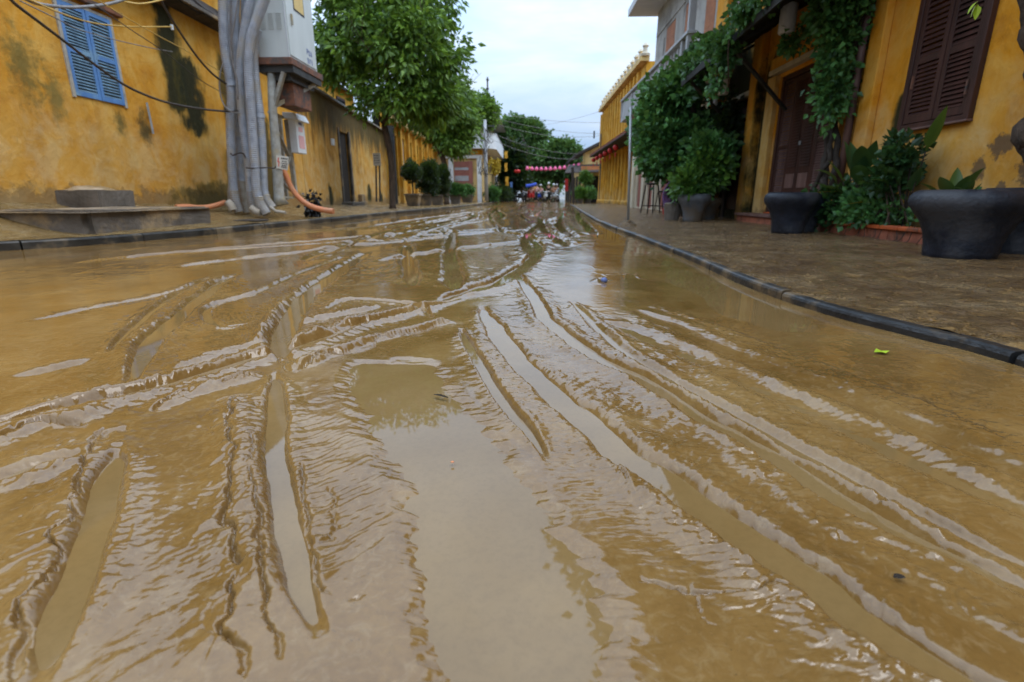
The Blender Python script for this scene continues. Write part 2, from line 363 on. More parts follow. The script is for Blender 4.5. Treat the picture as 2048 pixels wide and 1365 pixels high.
def foliage(name, ells, n_cl, per, size, m, parent=None, spread=.28, droop=.5, wr=.3, shell=.55):
    """ells = (cx, cy, cz, rx, ry, rz, weight): clumps of leaves spread through ellipsoids"""
    E_ = np.array([e[:6] for e in ells]); w = np.array([e[6] for e in ells], float); w /= w.sum()
    idx = RNG.choice(len(ells), n_cl, p=w); d = RNG.normal(size=(n_cl, 3)); d /= np.linalg.norm(d, axis=1, keepdims=True)
    r = shell+(1-shell)*RNG.random(n_cl)**.6; r *= 1+.16*RNG.normal(size=n_cl).clip(-1.2, 1.2)
    C = E_[idx, :3]+d*r[:, None]*E_[idx, 3:6]
    cs = spread*(.6+.8*RNG.random(n_cl))
    C2 = np.repeat(C, per, 0); dd = np.repeat(d, per, 0); cs = np.repeat(cs, per)
    o = RNG.normal(size=C2.shape); P = C2+o*cs[:, None]*.55
    D = dd*.55+o*.5+RNG.normal(size=C2.shape)*.35; D[:, 2] -= droop; D /= np.linalg.norm(D, axis=1, keepdims=True)
    L = size*(.6+.8*RNG.random(len(P)))
    V, Fc = leaf_arrays(P, D, L, L*wr)
    return npmesh(name, V, Fc, m, parent, smooth=False)
# ------------------------------------------------------------------ noise for terrain
def vnoise(x, y, seed=0):
    xi = np.floor(x).astype(np.int64); yi = np.floor(y).astype(np.int64); fx = x-xi; fy = y-yi
    fx = fx*fx*(3-2*fx); fy = fy*fy*(3-2*fy)
    def h(a, b):
        n = (a*374761393+b*668265263+seed*1274126177) & 0xffffffff
        n = ((n ^ (n >> 13))*1103515245) & 0xffffffff; n = (n ^ (n >> 16)); n = (n*2246822519) & 0xffffffff
        return ((n ^ (n >> 15)) & 0xffff)/32767.5-1
    a = h(xi, yi); b = h(xi+1, yi); c = h(xi, yi+1); d = h(xi+1, yi+1)
    return a+(b-a)*fx+(c-a)*fy+(a-b-c+d)*fx*fy
def fbm(x, y, seed=0, o=4):
    s = 0; a = 1; t = 0
    for i in range(o): s = s+a*vnoise(x, y, seed+i*17); t += a; a *= .5; x = x*2.03+11.3; y = y*2.03+5.7
    return s/t
# ------------------------------------------------------------------ street outline
KL = [(-8.2, -3), (-7.6, 0), (-6.6, 3), (-5.48, 5.15), (-5.04, 5.9), (-4.71, 7.51), (-4.57, 9.4), (-4.33, 12.48), (-4.18, 16.8), (-3.58, 23.54), (-3.15, 34), (-2.95, 41.2)]
KR = [(2.0, -3), (1.75, 0), (1.64, 1.66), (1.56, 2.01), (1.43, 2.5), (1.37, 3.31), (1.42, 4.65), (1.44, 6.83), (1.47, 11.03), (1.68, 16.09), (2.15, 25), (2.62, 34.65)]
def sm(K):
    c = catmull([(a, b, 0) for a, b in K], 12); return np.array([p[0] for p in c]), np.array([p[1] for p in c])
KLx, KLy = sm(KL); KRx, KRy = sm(KR)
def xl(Y): return np.where(Y < 41.3, np.interp(Y, KLy, KLx), np.interp(Y, [41.3, 43, 46, 90], [-2.95, -4.5, -9, -12]))
def xr(Y): return np.where(Y < 34.7, np.interp(Y, KRy, KRx), np.interp(Y, [34.7, 36, 39, 90], [2.62, 4, 9, 12]))
# ruts: picture tracing is turned into paths on the road surface once, then everything is world geometry
def path(px): return np.array([[p[0], p[1]] for p in catmull([(*on_ground(u, v), 0) for u, v in px], 7)])
RUTS = [  # path, half width, depth, ridge left, ridge right, striation, floor
 ([(1034, 545), (1042, 562), (1060, 585), (1090, 635), (1141, 680), (1203, 720), (1259, 747), (1326, 787), (1404, 837), (1461, 862), (1545, 912), (1657, 985), (1741, 1035), (1853, 1091), (1965, 1147), (2048, 1187), (2200, 1260)], .030, .026, .012, .014, .0035),
 ([(965, 612), (973, 635), (1001, 675), (1034, 720), (1079, 764), (1124, 804), (1169, 837), (1231, 897), (1292, 937), (1376, 991), (1460, 1052), (1545, 1114), (1629, 1170), (1713, 1232), (1825, 1299), (1937, 1361), (2080, 1445), (2350, 1600)], .036, .026, .010, .016, .0045),
 ([(920, 655), (928, 675), (950, 714), (978, 764), (1023, 826), (1068, 880), (1110, 940)], .016, .018, .008, .010, .003),
 ([(548, 745), (555, 800), (552, 850), (550, 900), (562, 975), (570, 1040), (585, 1120), (605, 1190), (635, 1250), (655, 1300)], .020, .026, .012, .010, .004),
 ([(240, 890), (230, 925), (210, 975), (188, 1040), (170, 1110), (145, 1180), (125, 1240), (100, 1310), (70, 1400)], .023, .024, .013, .006, .0022),
 ([(925, 597), (850, 617), (770, 637), (700, 655), (600, 695), (520, 715), (450, 737), (310, 778), (200, 803), (100, 822), (0, 845), (-150, 880)], .028, .022, .018, .022, .003),
 ([(570, 735), (562, 690), (580, 645), (605, 600), (645, 565), (705, 525), (740, 505)], .045, .024, .026, .004, .004),
 ([(265, 775), (285, 715), (320, 665), (390, 605), (440, 567), (480, 548)], .034, .016, .020, .004, .0035),
 ([(210, 715), (250, 672), (290, 636), (330, 605), (390, 570), (430, 552)], .018, .008, .012, .004, .003),
 ([(876, 607), (911, 592), (964, 577), (1008, 563), (1046, 536), (1072, 513), (1074, 492), (1056, 476), (1010, 466), (975, 460)], .055, .030, .020, .024, .002),
 ([(905, 462), (902, 480), (900, 507), (905, 551), (910, 585)], .060, .028, .016, .016, .002),
 ([(817, 490), (815, 515), (820, 545), (830, 575)], .050, .022, .014, .014, .002),
 ([(1180, 640), (1259, 662), (1350, 700), (1432, 735), (1517, 775), (1629, 825), (1741, 880), (1900, 955), (2048, 1030), (2200, 1100)], .045, .006, .010, .009, .003),
 ([(1259, 618), (1350, 655), (1432, 695), (1517, 733), (1629, 775), (1797, 845), (1900, 890), (2048, 960), (2200, 1030)], .05, .004, .012, .007, .003),
 ([(1140, 600), (1230, 690), (1340, 760), (1430, 812), (1560, 885), (1700, 960), (1850, 1040), (2048, 1140), (2200, 1210)], .020, .006, .010, .010, .003),
 ([(225, 905), (100, 925), (0, 960), (-100, 990)], .025, .012, .022, .006, .003),
 ([(540, 640), (440, 655), (420, 615), (520, 585), (600, 548), (700, 510)], .02, .010, .014, .004, .003),
 ([(0, 650), (80, 640), (200, 615), (330, 590), (420, 560)], .02, .004, .008, .004, .002),
 ([(0, 760), (90, 745), (160, 728), (200, 715)], .02, .010, .016, .004, .002),
 ([(870, 640), (820, 610), (700, 600), (650, 625)], .02, .008, .010, .012, .002),
]
RIDGES = [  # crumbling crests: path, half width, height
 ([(472, 790), (466, 880), (464, 960), (455, 1030), (466, 1100), (478, 1160), (462, 1240), (480, 1330)], .042, .015),
 ([(905, 643), (865, 650), (825, 662), (780, 672), (735, 685), (690, 700), (650, 712), (610, 728), (580, 742)], .030, .030),
 ([(530, 752), (490, 758), (435, 772), (400, 780), (340, 805), (290, 828)], .032, .028),
 ([(230, 828), (180, 832), (135, 842), (90, 850), (50, 862), (0, 885), (-60, 905)], .040, .028),
 ([(765, 612), (720, 622), (650, 636), (595, 648)], .030, .022),
 ([(720, 640), (690, 655), (650, 668), (600, 684), (572, 694)], .030, .028),
 ([(560, 614), (545, 640), (530, 665), (512, 694)], .028, .028),
 ([(240, 780), (190, 790), (110, 805), (50, 815)], .03, .018),
 ([(525, 690), (470, 700), (400, 722), (330, 745)], .035, .020),
 ([(205, 880), (180, 915), (150, 965), (130, 1020), (95, 1080), (80, 1130), (40, 1200), (0, 1280)], .05, .011),
 ([(480, 810), (490, 880), (500, 960), (510, 1050), (530, 1130), (555, 1200)], .035, .014),
 ([(1225, 560), (1200, 562), (1190, 570)], .03, .02),
 ([(1440, 905), (1522, 962), (1629, 1041), (1797, 1136), (1881, 1187), (2048, 1282), (2160, 1345)], .022, .010),
 ([(1180, 700), (1290, 790), (1400, 855), (1520, 925)], .016, .006),
 ([(1300, 610), (1420, 650), (1600, 720), (1800, 800), (2048, 905)], .03, .007),
]
CRACKS = [
 ([(205, 858), (190, 890), (178, 915), (160, 960), (152, 1005), (145, 1040), (108, 1078), (118, 1120), (85, 1170), (50, 1215), (56, 1270), (30, 1320), (10, 1380)], .0045, .022),
 ([(470, 795), (462, 830), (460, 875), (470, 915), (470, 950), (447, 1030), (458, 1070), (470, 1100), (482, 1150)], .0042, .020),
 ([(482, 1150), (460, 1175), (465, 1235), (450, 1268), (478, 1320), (490, 1370)], .004, .016),
 ([(505, 880), (508, 950), (515, 1000), (525, 1080), (520, 1130), (535, 1200), (545, 1260), (560, 1330)], .0045, .014),
 ([(545, 700), (580, 745)], .006, .02),
 ([(895, 645), (840, 665), (760, 680), (735, 700), (650, 715), (625, 730), (585, 748)], .006, .024),
 ([(385, 785), (360, 795), (330, 812), (295, 828)], .007, .024),
 ([(530, 755), (480, 762), (435, 775)], .007, .018),
 ([(180, 850), (100, 855), (60, 862), (20, 880), (-20, 890)], .006, .02),
 ([(265, 858), (215, 870), (200, 885)], .008, .022),
 ([(700, 640), (670, 655), (640, 665)], .006, .016),
 ([(1270, 1160), (1340, 1183), (1400, 1185), (1480, 1195), (1530, 1186), (1590, 1183)], .0025, .010),
 ([(1380, 1160), (1410, 1235), (1440, 1245)], .0018, .006),
 ([(1225, 905), (1235, 945), (1265, 985)], .003, .010),
 ([(1400, 1060), (1440, 1090), (1465, 1120)], .0015, .005),
 ([(690, 1210), (720, 1200), (742, 1190)], .005, .012),
 ([(600, 930), (610, 990), (612, 1040), (625, 1100), (640, 1160), (660, 1200)], .004, .012),
 ([(665, 970), (675, 1030), (672, 1090)], .003, .007),
]
far = []
rr = random.Random(5)
for i in range(34):
    y0 = rr.uniform(4.2, 22); L = rr.uniform(5, 16); x0 = rr.uniform(-3.2, 1.0); n = 7; pts = []
    a = rr.uniform(-.10, .10); ph = rr.uniform(0, 6); am = rr.uniform(.05, .38)
    for k in range(n):
        t = k/(n-1); y = y0+L*t; pts.append((x0+a*L*t+am*sin(ph+t*4.2)+y*.012, y))
    far.append((np.array([[p[0], p[1]] for p in catmull([(*p, 0) for p in pts], 6)]), rr.uniform(.035, .08), rr.uniform(.014, .03), rr.uniform(.012, .030), rr.uniform(.012, .030), .0015))
for i in range(9):
    x0 = rr.uniform(-4, -1); y0 = rr.uniform(3.6, 9); L = rr.uniform(2.5, 6); an = rr.uniform(.45, 1.0)
    pts = [(x0+L*t*sin(an)*.9, y0+L*t*cos(an)+.15*sin(t*5)) for t in (0, .2, .4, .6, .8, 1)]
    far.append((np.array([[p[0], p[1]] for p in catmull([(*p, 0) for p in pts], 6)]), rr.uniform(.03, .06), rr.uniform(.008, .022), rr.uniform(.010, .024), .008, .002))
def near_path(P, pts, reach):
    """signed distance and arc length to polyline for the grid points inside reach"""
    x, y = P; lo = pts.min(0)-reach; hi = pts.max(0)+reach
    idx = np.nonzero((x > lo[0]) & (x < hi[0]) & (y > lo[1]) & (y < hi[1]))[0]
    if len(idx) == 0: return idx, None, None, 0
    X = x[idx]; Yv = y[idx]; best = np.full(len(idx), 1e9); sg = np.zeros(len(idx)); arc = np.zeros(len(idx)); acc = 0.
    for i in range(len(pts)-1):
        a = pts[i]; b = pts[i+1]; d = b-a; l = np.hypot(*d)
        if l < 1e-6: continue
        t = np.clip(((X-a[0])*d[0]+(Yv-a[1])*d[1])/l**2, 0, 1)
        ex = X-a[0]-t*d[0]; ey = Yv-a[1]-t*d[1]; q = np.hypot(ex, ey); k = q < best
        best[k] = q[k]; sg[k] = np.sign(d[0]*ey-d[1]*ex)[k]; arc[k] = (acc+t*l)[k]; acc += l
    k = best < reach
    return idx[k], (best*np.where(sg == 0, 1, sg))[k], arc[k], acc
def sstep(a, b, x): t = np.clip((x-a)/(b-a), 0, 1); return t*t*(3-2*t)
def mud_height(x, y):
    h = .0050*fbm(x*.9, y*.9, 3, 3)+.0032
    PV = [(700, 720, 880), (740, 672, 900), (800, 668, 940), (850, 700, 1010), (950, 765, 1080), (1050, 790, 1160), (1130, 800, 1240), (1250, 815, 1280), (1365, 830, 1290), (1500, 830, 1300)]
    gl = np.array([on_ground(a_, v_) for v_, a_, b_ in PV])[::-1]; gr = np.array([on_ground(b_, v_) for v_, a_, b_ in PV])[::-1]
    wv = .035*fbm(x*16, y*16, 301, 4)+.02*fbm(x*8+y*60, y*10, 303, 2)
    L_ = np.interp(y, gl[:, 1], gl[:, 0]); R_ = np.interp(y, gr[:, 1], gr[:, 0])
    inside = np.minimum(x-L_, R_-x)+wv
    pool = sstep(-.03, .05, inside)*sstep(1.75, 1.58, y+wv)           # smooth shallow pool in the middle
    dip = sstep(.0, .07, inside)*sstep(1.72, 1.6, y+wv)
    dist = np.hypot(x, y-0.0)
    rough = sstep(.05, .5, fbm(x*1.7+3, y*1.3, 21, 3))
    left = sstep(.15, -.2, x)*sstep(3.0, 1.0, y)
    rough = np.clip(rough*.8+left*np.clip(.45+1.3*fbm(x*3.3, y*2.6, 22, 3), 0, 1), 0, 1)*(1-pool)
    rp = fbm(x*38+y*14, y*62-x*10, 31, 3)
    h += .0055*fbm(x*6, y*3.2, 37, 4)*sstep(3.5, 8, y)
    dg = fbm((x*.86-y*.5)*55+3*fbm(x*7, y*7, 36, 2), (x*.5+y*.86)*17, 39, 4)
    h += rough*(.0005*rp+.0013*dg*np.clip(.5+1.4*fbm(x*4, y*4, 38, 2), 0, 1.3)+.0013*fbm(x*8, y*9, 9, 3))
    h += .0009*(1-pool)*sstep(.05, .45, fbm(x*5, y*3.5, 33, 3))*np.abs(fbm(x*11+y*4, y*30-x*8, 35, 3))*2
    h += (1-pool)*.0005*fbm(x*60, y*70, 41, 2)*sstep(.2, .6, rough)
    h += np.clip(np.abs(fbm(x*3+1, y*2.2, 51, 3))*-1+.05, 0, 1)*.09*rough*sstep(2.2, 3.5, y)
    h -= .0105*dip
    h -= .010*sstep(.5, .0, np.abs(x-xr(y)+.28))*sstep(1, 3, y)
    h -= .010*sstep(.9, .0, np.abs(x-xl(y)-.4))
    def wob(ii, arc, s, k=1.): return fbm(arc*9+ii*3, s*0+ii, 61+ii, 3)*k
    allr = [(path(p), w, d, rl, rr_, st) for (p, w, d, rl, rr_, st) in RUTS]+far
    for i, (pts, w, d, rl, rr_, st) in enumerate(allr):
        idx, s, arc, T = near_path((x, y), pts, w*(13 if i == 3 else 8)+.05)
        if len(idx) == 0: continue
        X = x[idx]; Yv = y[idx]
        s = s+w*.38*fbm(X*6, Yv*6, 71+i, 3)+w*.16*fbm(X*17, Yv*17, 72+i, 3)
        end = sstep(0, .10+.06*min(T, 3), arc)*sstep(0, .10+.06*min(T, 3), T-arc)
        tap = np.clip(np.minimum(arc, T-arc)/(.05+.16*min(T, 2.5)), .30, 1)**.6
        a = np.abs(s)/(w*tap)
        g = np.exp(-(a/1.0)**3.2)*end
        side = np.where(s > 0, rl, rr_)
        var = np.clip(.8+.55*fbm(X*3.5, Yv*3.5, 81+i, 3)+.12*fbm(X*50, Yv*50, 83+i, 2), .1, 1.4)*.85
        steep = np.where(a < 1.75, np.exp(-((a-1.75)/.55)**2), np.exp(-((a-1.75)/1.35)**2))
        rg = side*steep*var*end*sstep(.8, 1.2, a)
        bw = (np.where(s > 0, 13., 3.) if i == 3 else np.where(s > 0, 2.7, 6.) if i == 4 else 7.)
        band = sstep(1.05, 1.6, a)*sstep(bw, 2.6, a)*end
        lam = (.0155, .0185, .017, .019)[i % 4]; ph = (arc+.35*np.abs(s)+.012*fbm(X*22, Yv*22, 91+i, 2))/lam*2*pi
        tr = .45*((1-np.abs(np.sin(ph*.5)))-.35)+.9*fbm((arc+.5*np.abs(s))/lam*1.7, np.abs(s)*24, 93+i, 3)
        modu = np.clip(.6+fbm(X*7, Yv*7, 95+i, 2), 0, 1.2)
        rg = rg*(1+.35*fbm(X*70, Yv*70, 84+i, 3)*sstep(6, 2.5, Yv))
        st_ = st*tr*band*modu*sstep(7, 4, Yv)
        quiet = 1-.9*pool[idx]*(0 if i in (1, 2) else 1)
        h[idx] = (h[idx]+(rg*(1-.3*g)+st_)*quiet)*(1-g)+g*(-d)
        h[idx] += band*.004*fbm(X*17, Yv*21, 99+i, 3)*sstep(12, 5, Yv)*(1-pool[idx])
    for i, (px, w, hh) in enumerate(RIDGES):
        pts = path(px); idx, s, arc, T = near_path((x, y), pts, w*4)
        if len(idx) == 0: continue
        X = x[idx]; Yv = y[idx]; s = s+w*.5*fbm(X*11, Yv*11, 171+i, 3)
        end = sstep(0, .06, arc)*sstep(0, .06, T-arc)
        lump = np.clip(.85+.55*fbm(X*7, Yv*7, 181+i, 4)+.10*fbm(X*45, Yv*45, 183+i, 3), .05, 1.6)*.85
        ck = 1-.35*np.exp(-((np.abs(fbm(X*16, Yv*16, 191+i, 2)))/.07)**2)
        h[idx] += hh*np.exp(-(np.abs(s)/w)**2.4)*lump*end*ck
        h[idx] += .004*np.exp(-(s/w/1.5)**2)*(fbm(X*45, Yv*45, 195+i, 3)+.10*np.sin(arc/.0165*2*pi+3*fbm(X*14, Yv*14, 196+i, 2)))*(.5 if w > .038 else 1.)*end
    for i, (px, w, d) in enumerate(CRACKS):
        pts = path(px); idx, s, arc, T = near_path((x, y), pts, w*8+.02)
        if len(idx) == 0: continue
        X = x[idx]; Yv = y[idx]
        s = s+.014*fbm(X*20, Yv*20, 271+i, 4)+.004*fbm(X*90, Yv*90, 275+i, 2)
        end = sstep(0, .03, arc)*sstep(0, .03, T-arc)
        ww = w*np.clip(.8+.8*fbm(arc*14, arc*0, 281+i, 2), .25, 1.6)
        hb = h[idx]; h[idx] = np.maximum(hb-1.1*d*np.exp(-(np.abs(s)/(ww*.75))**1.6)*end, np.minimum(hb, -.0035))
        h[idx] += d*.05*np.exp(-(np.abs(s)/(3.4*w))**2)*end
    return h
NR, NC = 1000, 900
p_ = .5; y0_, y1_ = .30, 88.
tt = np.linspace(0, 1, NR); Yr = (y0_**-p_-tt*(y0_**-p_-y1_**-p_))**(-1/p_)
Yr = np.concatenate([np.linspace(-2.5, .28, 40), Yr])
g = np.linspace(-1, 1, NC)
Yg = np.repeat(Yr[:, None], NC, 1); XL = xl(Yg); XR = xr(Yg)
inn = np.clip(1.06*Yg+.42, .7, None); iL = np.minimum(inn, .93*np.abs(XL)); iR = np.minimum(inn, .93*np.abs(XR))
cf = .93
gg = np.repeat(g[None], len(Yr), 0)
# columns shared between the two halves in proportion to their visible width
u = (gg+1)/2; split = iL/(iL+iR)
ui = np.clip((u-.035)/.93, 0, 1)
Xg = -iL+ui*(iL+iR)
lo = u < .035; Xg = np.where(lo, XL+(u/.035)*(-iL-XL), Xg)
hi = u > .965; Xg = np.where(hi, iR+((u-.965)/.035)*(XR-iR), Xg)
Zg = mud_height(Xg.ravel().copy(), Yg.ravel().copy())
V = np.stack([Xg.ravel(), Yg.ravel(), Zg], 1)
nr = len(Yr); a = (np.arange(nr-1)[:, None]*NC+np.arange(NC-1)[None]).ravel()
road = npmesh('road', V, np.stack([a, a+1, a+NC+1, a+NC], 1), 'mud')
tag(road, kind='structure')
WATER_Z = -.0045
MB().add([(-14, -3, WATER_Z), (14, -3, WATER_Z), (14, 90, WATER_Z), (-14, 90, WATER_Z)], [(0, 1, 2, 3)]).build('water', 'water')
tag(COL.objects['water'], kind='structure')
MB().add([(-400, -200, -.09), (400, -200, -.09), (400, 900, -.09), (-400, 900, -.09)], [(0, 1, 2, 3)]).build('ground', 'ground')
tag(COL.objects['ground'], kind='structure')
# ------------------------------------------------------------------ pavements and kerbs
def zwall(Y): return np.interp(Y, [3, 5, 8, 15, 20, 29, 45], [.42, .47, .45, .28, .24, .13, .09])
def wallx(Y): return np.where(Y < 16, -6.8, -6.8-.079*(np.maximum(Y, 16)-16))
def zleft(X, Y):
    k = np.clip((xl(Y)-.12-X)/(np.abs(wallx(Y)-xl(Y))-.1), 0, 3)**1.8; b = np.interp(Y, [8, 40], [.105, .075])
    z = b+(zwall(Y)-b)*np.clip(k, 0, 1.05)
    z = z+.05*np.exp(-((X+6.5)/.5)**2-((Y-5.7)/1.0)**2)
    return z
def zright(X, Y): return .046+.012*np.clip(X-xr(Y), 0, 3)
def pavement(name, side, y0, y1, m, nr=420, nc=150):
    t = np.linspace(0, 1, nr); Y = y0+(y1-y0)*t**2.0
    Yg = np.repeat(Y[:, None], nc, 1); q = np.repeat(np.linspace(0, 1, nc)[None], nr, 0)
    if side < 0:
        X = xl(Yg)-.045-q**1.1*(np.abs(wallx(Yg)-xl(Yg))+.6); Z = zleft(X, Yg)
        if side < 0: X = np.where(Yg > 39.5, np.minimum(X, -3.05-(Yg-39.5)**2*.5-q*5), X)
    else:
        X = xr(Yg)+.045+q**1.2*(4.9-xr(Yg)+.4+np.clip(Yg-20, 0, 20)*.1); Z = zright(X, Yg)
        X = np.where(Yg > 33, np.maximum(X, 2.72+(Yg-33)**2*.5+q*3), X)
    Z = Z+.007*fbm(X*3, Yg*3, 5)+.009*fbm(X*9, Yg*8, 6, 3)+.007*fbm(X*26, Yg*22, 8, 3)+.0035*fbm(X*55, Yg*50, 7, 2)
    edge = np.clip(q*nc/4, 0, 1); Z = Z*edge+(1-edge)*(Z-.004)
    V = np.stack([X.ravel(), Yg.ravel(), Z.ravel()], 1); a = (np.arange(nr-1)[:, None]*nc+np.arange(nc-1)[None]).ravel()
    Fc = np.stack([a, a+1, a+nc+1, a+nc], 1)
    if side < 0: Fc = Fc[:, ::-1]
    o = npmesh(name, V, Fc, m); return tag(o, kind='structure')
pavement('pavement', 1, -2.5, 35.2, 'pave_mud', 460, 170)
pavement('pavement', -1, -2.5, 41.6, 'pave_mud_l')
def kerb(K, side, top, m, seg, bev):
    c = catmull([(a_, b_, 0) for a_, b_ in K], 24); o = MB(); acc = 0; last = None; ring = []
    prof = [(0, -.06), (0, top-bev), (bev*.3, top-bev*.35), (bev, top), (.055, top+.002), (.055, -.06)]
    n = len(prof); stones = []; cur = []
    for i, p in enumerate(c):
        if last is not None: acc += (p-last).length
        last = p; cur.append(p)
        if acc > seg: stones.append(cur); cur = [p]; acc = 0
    stones.append(cur)
    r_ = random.Random(3)
    for st in stones:
        if len(st) < 2: continue
        dz = r_.uniform(-.006, .006); dx = r_.uniform(-.006, .006); b0 = len(o.v); L = len(st)
        for i, p in enumerate(st):
            d = (st[min(i+1, L-1)]-st[max(i-1, 0)]).normalized(); nx = Vector((d.y, -d.x, 0))*side
            q = p.copy()
            if i == 0: q = p+d*.008
            if i == L-1: q = p-d*.008
            for (a_, z) in prof: o.v.append(tuple(q+nx*(a_+dx)+Vector((0, 0, z+dz))))
        for i in range(L-1):
            for k in range(n-1):
                a_ = b0+i*n+k; o.f.append((a_, a_+1, a_+n+1, a_+n))
        o.f.append(tuple(b0+k for k in range(n))); o.f.append(tuple(b0+(L-1)*n+k for k in range(n)))
    ob = o.build('kerb', m, smooth=False); tag(ob, kind='structure'); return ob
kerb(KR, 1, .046, 'kerb', 1.15, .018)
kerb(KL, -1, .092, 'kerb_l', 1.2, .02)
# ================================================================== LEFT SIDE
def zl(x, y): return float(zleft(np.array([x], float), np.array([y], float))[0])
def zr(x, y): return float(zright(np.array([x], float), np.array([y], float))[0])
def shutter(parent, x, y0, y1, z0, z1, face, mframe, mslat, n1, n2, open_=0., rail=.055, mid=.5, name='shutter'):
    """one louvred leaf in a plane of constant x, its front towards face (+1 / -1)"""
    b = MB(); t = .035; xa, xb = sorted((x, x+face*t)); r = rail
    b.box(xa, xb, y0, y0+r, z0, z1); b.box(xa, xb, y1-r, y1, z0, z1)
    zm = z0+(z1-z0)*mid
    xa2, xb2 = sorted((x+face*.002, x+face*(t-.002)))
    b.box(xa2, xb2, y0+r, y1-r, z0, z0+r*1.3); b.box(xa2, xb2, y0+r, y1-r, z1-r*1.1, z1); b.box(xa2, xb2, y0+r, y1-r, zm-r*.6, zm+r*.6)
    f = b.build(name, mframe, parent, bev=.003)
    s = MB()
    for (za, zb, n) in ((z0+r*1.3, zm-r*.6, n1), (zm+r*.6, z1-r*1.1, n2)):
        for i in range(n):
            zc = za+(zb-za)*(i+.5)/n; hh = (zb-za)/n*.44; j = random.uniform(-.004, .004)
            p0 = x+face*.006; p1 = x+face*.030
            s.hexa([(p1, y0+r, zc-hh+j), (p1, y1-r, zc-hh+j), (p0, y1-r, zc+hh*.7+j), (p0, y0+r, zc+hh*.7+j),
                    (p1, y0+r, zc-hh+.008+j), (p1, y1-r, zc-hh+.008+j), (p0, y1-r, zc+hh*.7+.008+j), (p0, y0+r, zc+hh*.7+.008+j)])
    s.build('slats', mslat, f); return f
# ---- near yellow house
XW = -6.8
hs = empty('yellow_house', (XW-3, 8, 0), 'weathered yellow plaster house with blue louvred shutters behind the bundle of grey conduits', 'house')
def wallwith(name, m, parent, x0, x1, y0, y1, z0, z1, holes):
    """thick wall between x0..x1 with rectangular openings (ya, yb, za, zb), given in order of y"""
    b = MB(); y = y0
    for (ya, yb, za, zb) in holes:
        b.box(x0, x1, y, ya, z0, z1); b.box(x0, x1, ya, yb, z0, za); b.box(x0, x1, ya, yb, zb, z1); y = yb
    b.box(x0, x1, y, y1, z0, z1); return b.build(name, m, parent)
wallwith('wall', 'wallL', hs, XW-.28, XW, -3, 15.9, -.05, 5.5, [(8.10, 9.06, 2.0, 3.27)])
MB().box(XW-8, XW-.3, 15.6, 15.88, -.05, 5.5).build('side_wall', 'wallL', hs); MB().box(XW-8, XW-.3, -3, -2.7, -.05, 5.5).build('side_wall', 'wallL', hs)
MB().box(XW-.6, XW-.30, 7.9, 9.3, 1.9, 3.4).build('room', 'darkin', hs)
win = MB().box(XW-.02, XW+.022, 8.045, 8.10, 1.97, 3.31).box(XW-.02, XW+.022, 9.06, 9.115, 1.97, 3.31).box(XW-.02, XW+.020, 8.10, 9.06, 3.27, 3.31).build('window', 'framew', hs)
shutter(win, XW-.012, 8.105, 8.58, 2.0, 3.265, 1, 'blue', 'blueslat', 12, 13)
shutter(win, XW-.004, 8.585, 9.055, 2.0, 3.265, 1, 'blue', 'blueslat', 12, 12)
MB().box(XW, XW+.09, 8.0, 9.3, 3.36, 3.43).build('lintel', 'rust', hs, bev=.01)
lg = MB(); n = 60
for i in range(n):
    ya = -3+18.95*i/n; yb = ya+18.95/n
    e = .03*math.sin(i*1.7)+.02*math.sin(i*4.1)
    lg.hexa([(XW, ya, 3.97), (XW+.30+e, ya, 4.0), (XW+.30+e, yb, 4.0), (XW, yb, 3.97), (XW, ya, 4.42), (XW+.33+e, ya, 4.10), (XW+.33+e, yb, 4.10), (XW, yb, 4.42)])
lg.build('ledge', 'roof', hs)
MB().box(XW+.30, XW+.37, -3, 15.92, 4.02, 4.09).build('gutter', 'conc', hs, bev=.01)
def tiled(name, m, parent, x0, z0, x1, z1, ya, yb, pitch=.22, th=.06):
    """pan-tile roof slope from the eave (x0,z0) to the ridge (x1,z1)"""
    ny = max(2, int((yb-ya)/pitch*6)); nx = max(3, int(abs(x1-x0)/.28)*2)
    V = []; Fc = []
    for j in range(ny+1):
        y = ya+(yb-ya)*j/ny; w_ = .028*abs(sin(pi*(y-ya)/pitch))
        for i in range(nx+1):
            k = i/nx; st = .018 if i % 2 == 0 else 0
            V.append((x0+(x1-x0)*k, y, z0+(z1-z0)*k+w_+st))
    for j in range(ny):
        for i in range(nx): a = j*(nx+1)+i; Fc.append((a, a+1, a+nx+2, a+nx+1))
    b = MB(); b.add(V, Fc)
    V2 = [(x0, ya, z0-th), (x1, ya, z1-th), (x1, yb, z1-th), (x0, yb, z0-th)]
    b.add(V2+[(x0, ya, z0-.004), (x1, ya, z1-.004), (x1, yb, z1-.004), (x0, yb, z0-.004)], [(0, 1, 2, 3), (0, 1, 5, 4), (3, 2, 6, 7), (0, 3, 7, 4), (1, 2, 6, 5)])
    return b.build(name, m, parent, smooth=False)
tiled('roof', 'roof', hs, XW+.45, 5.45, XW-4, 7.2, -3.1, 16.0)
tiled('roof', 'roof', hs, XW-8.4, 5.5, XW-4, 7.2, -3.1, 16.0)
MB().tube([(XW+.05, 9.55, 2.13), (XW+.06, 9.56, 1.62)], .018, 8).build('pipe_stub', 'galv', hs)
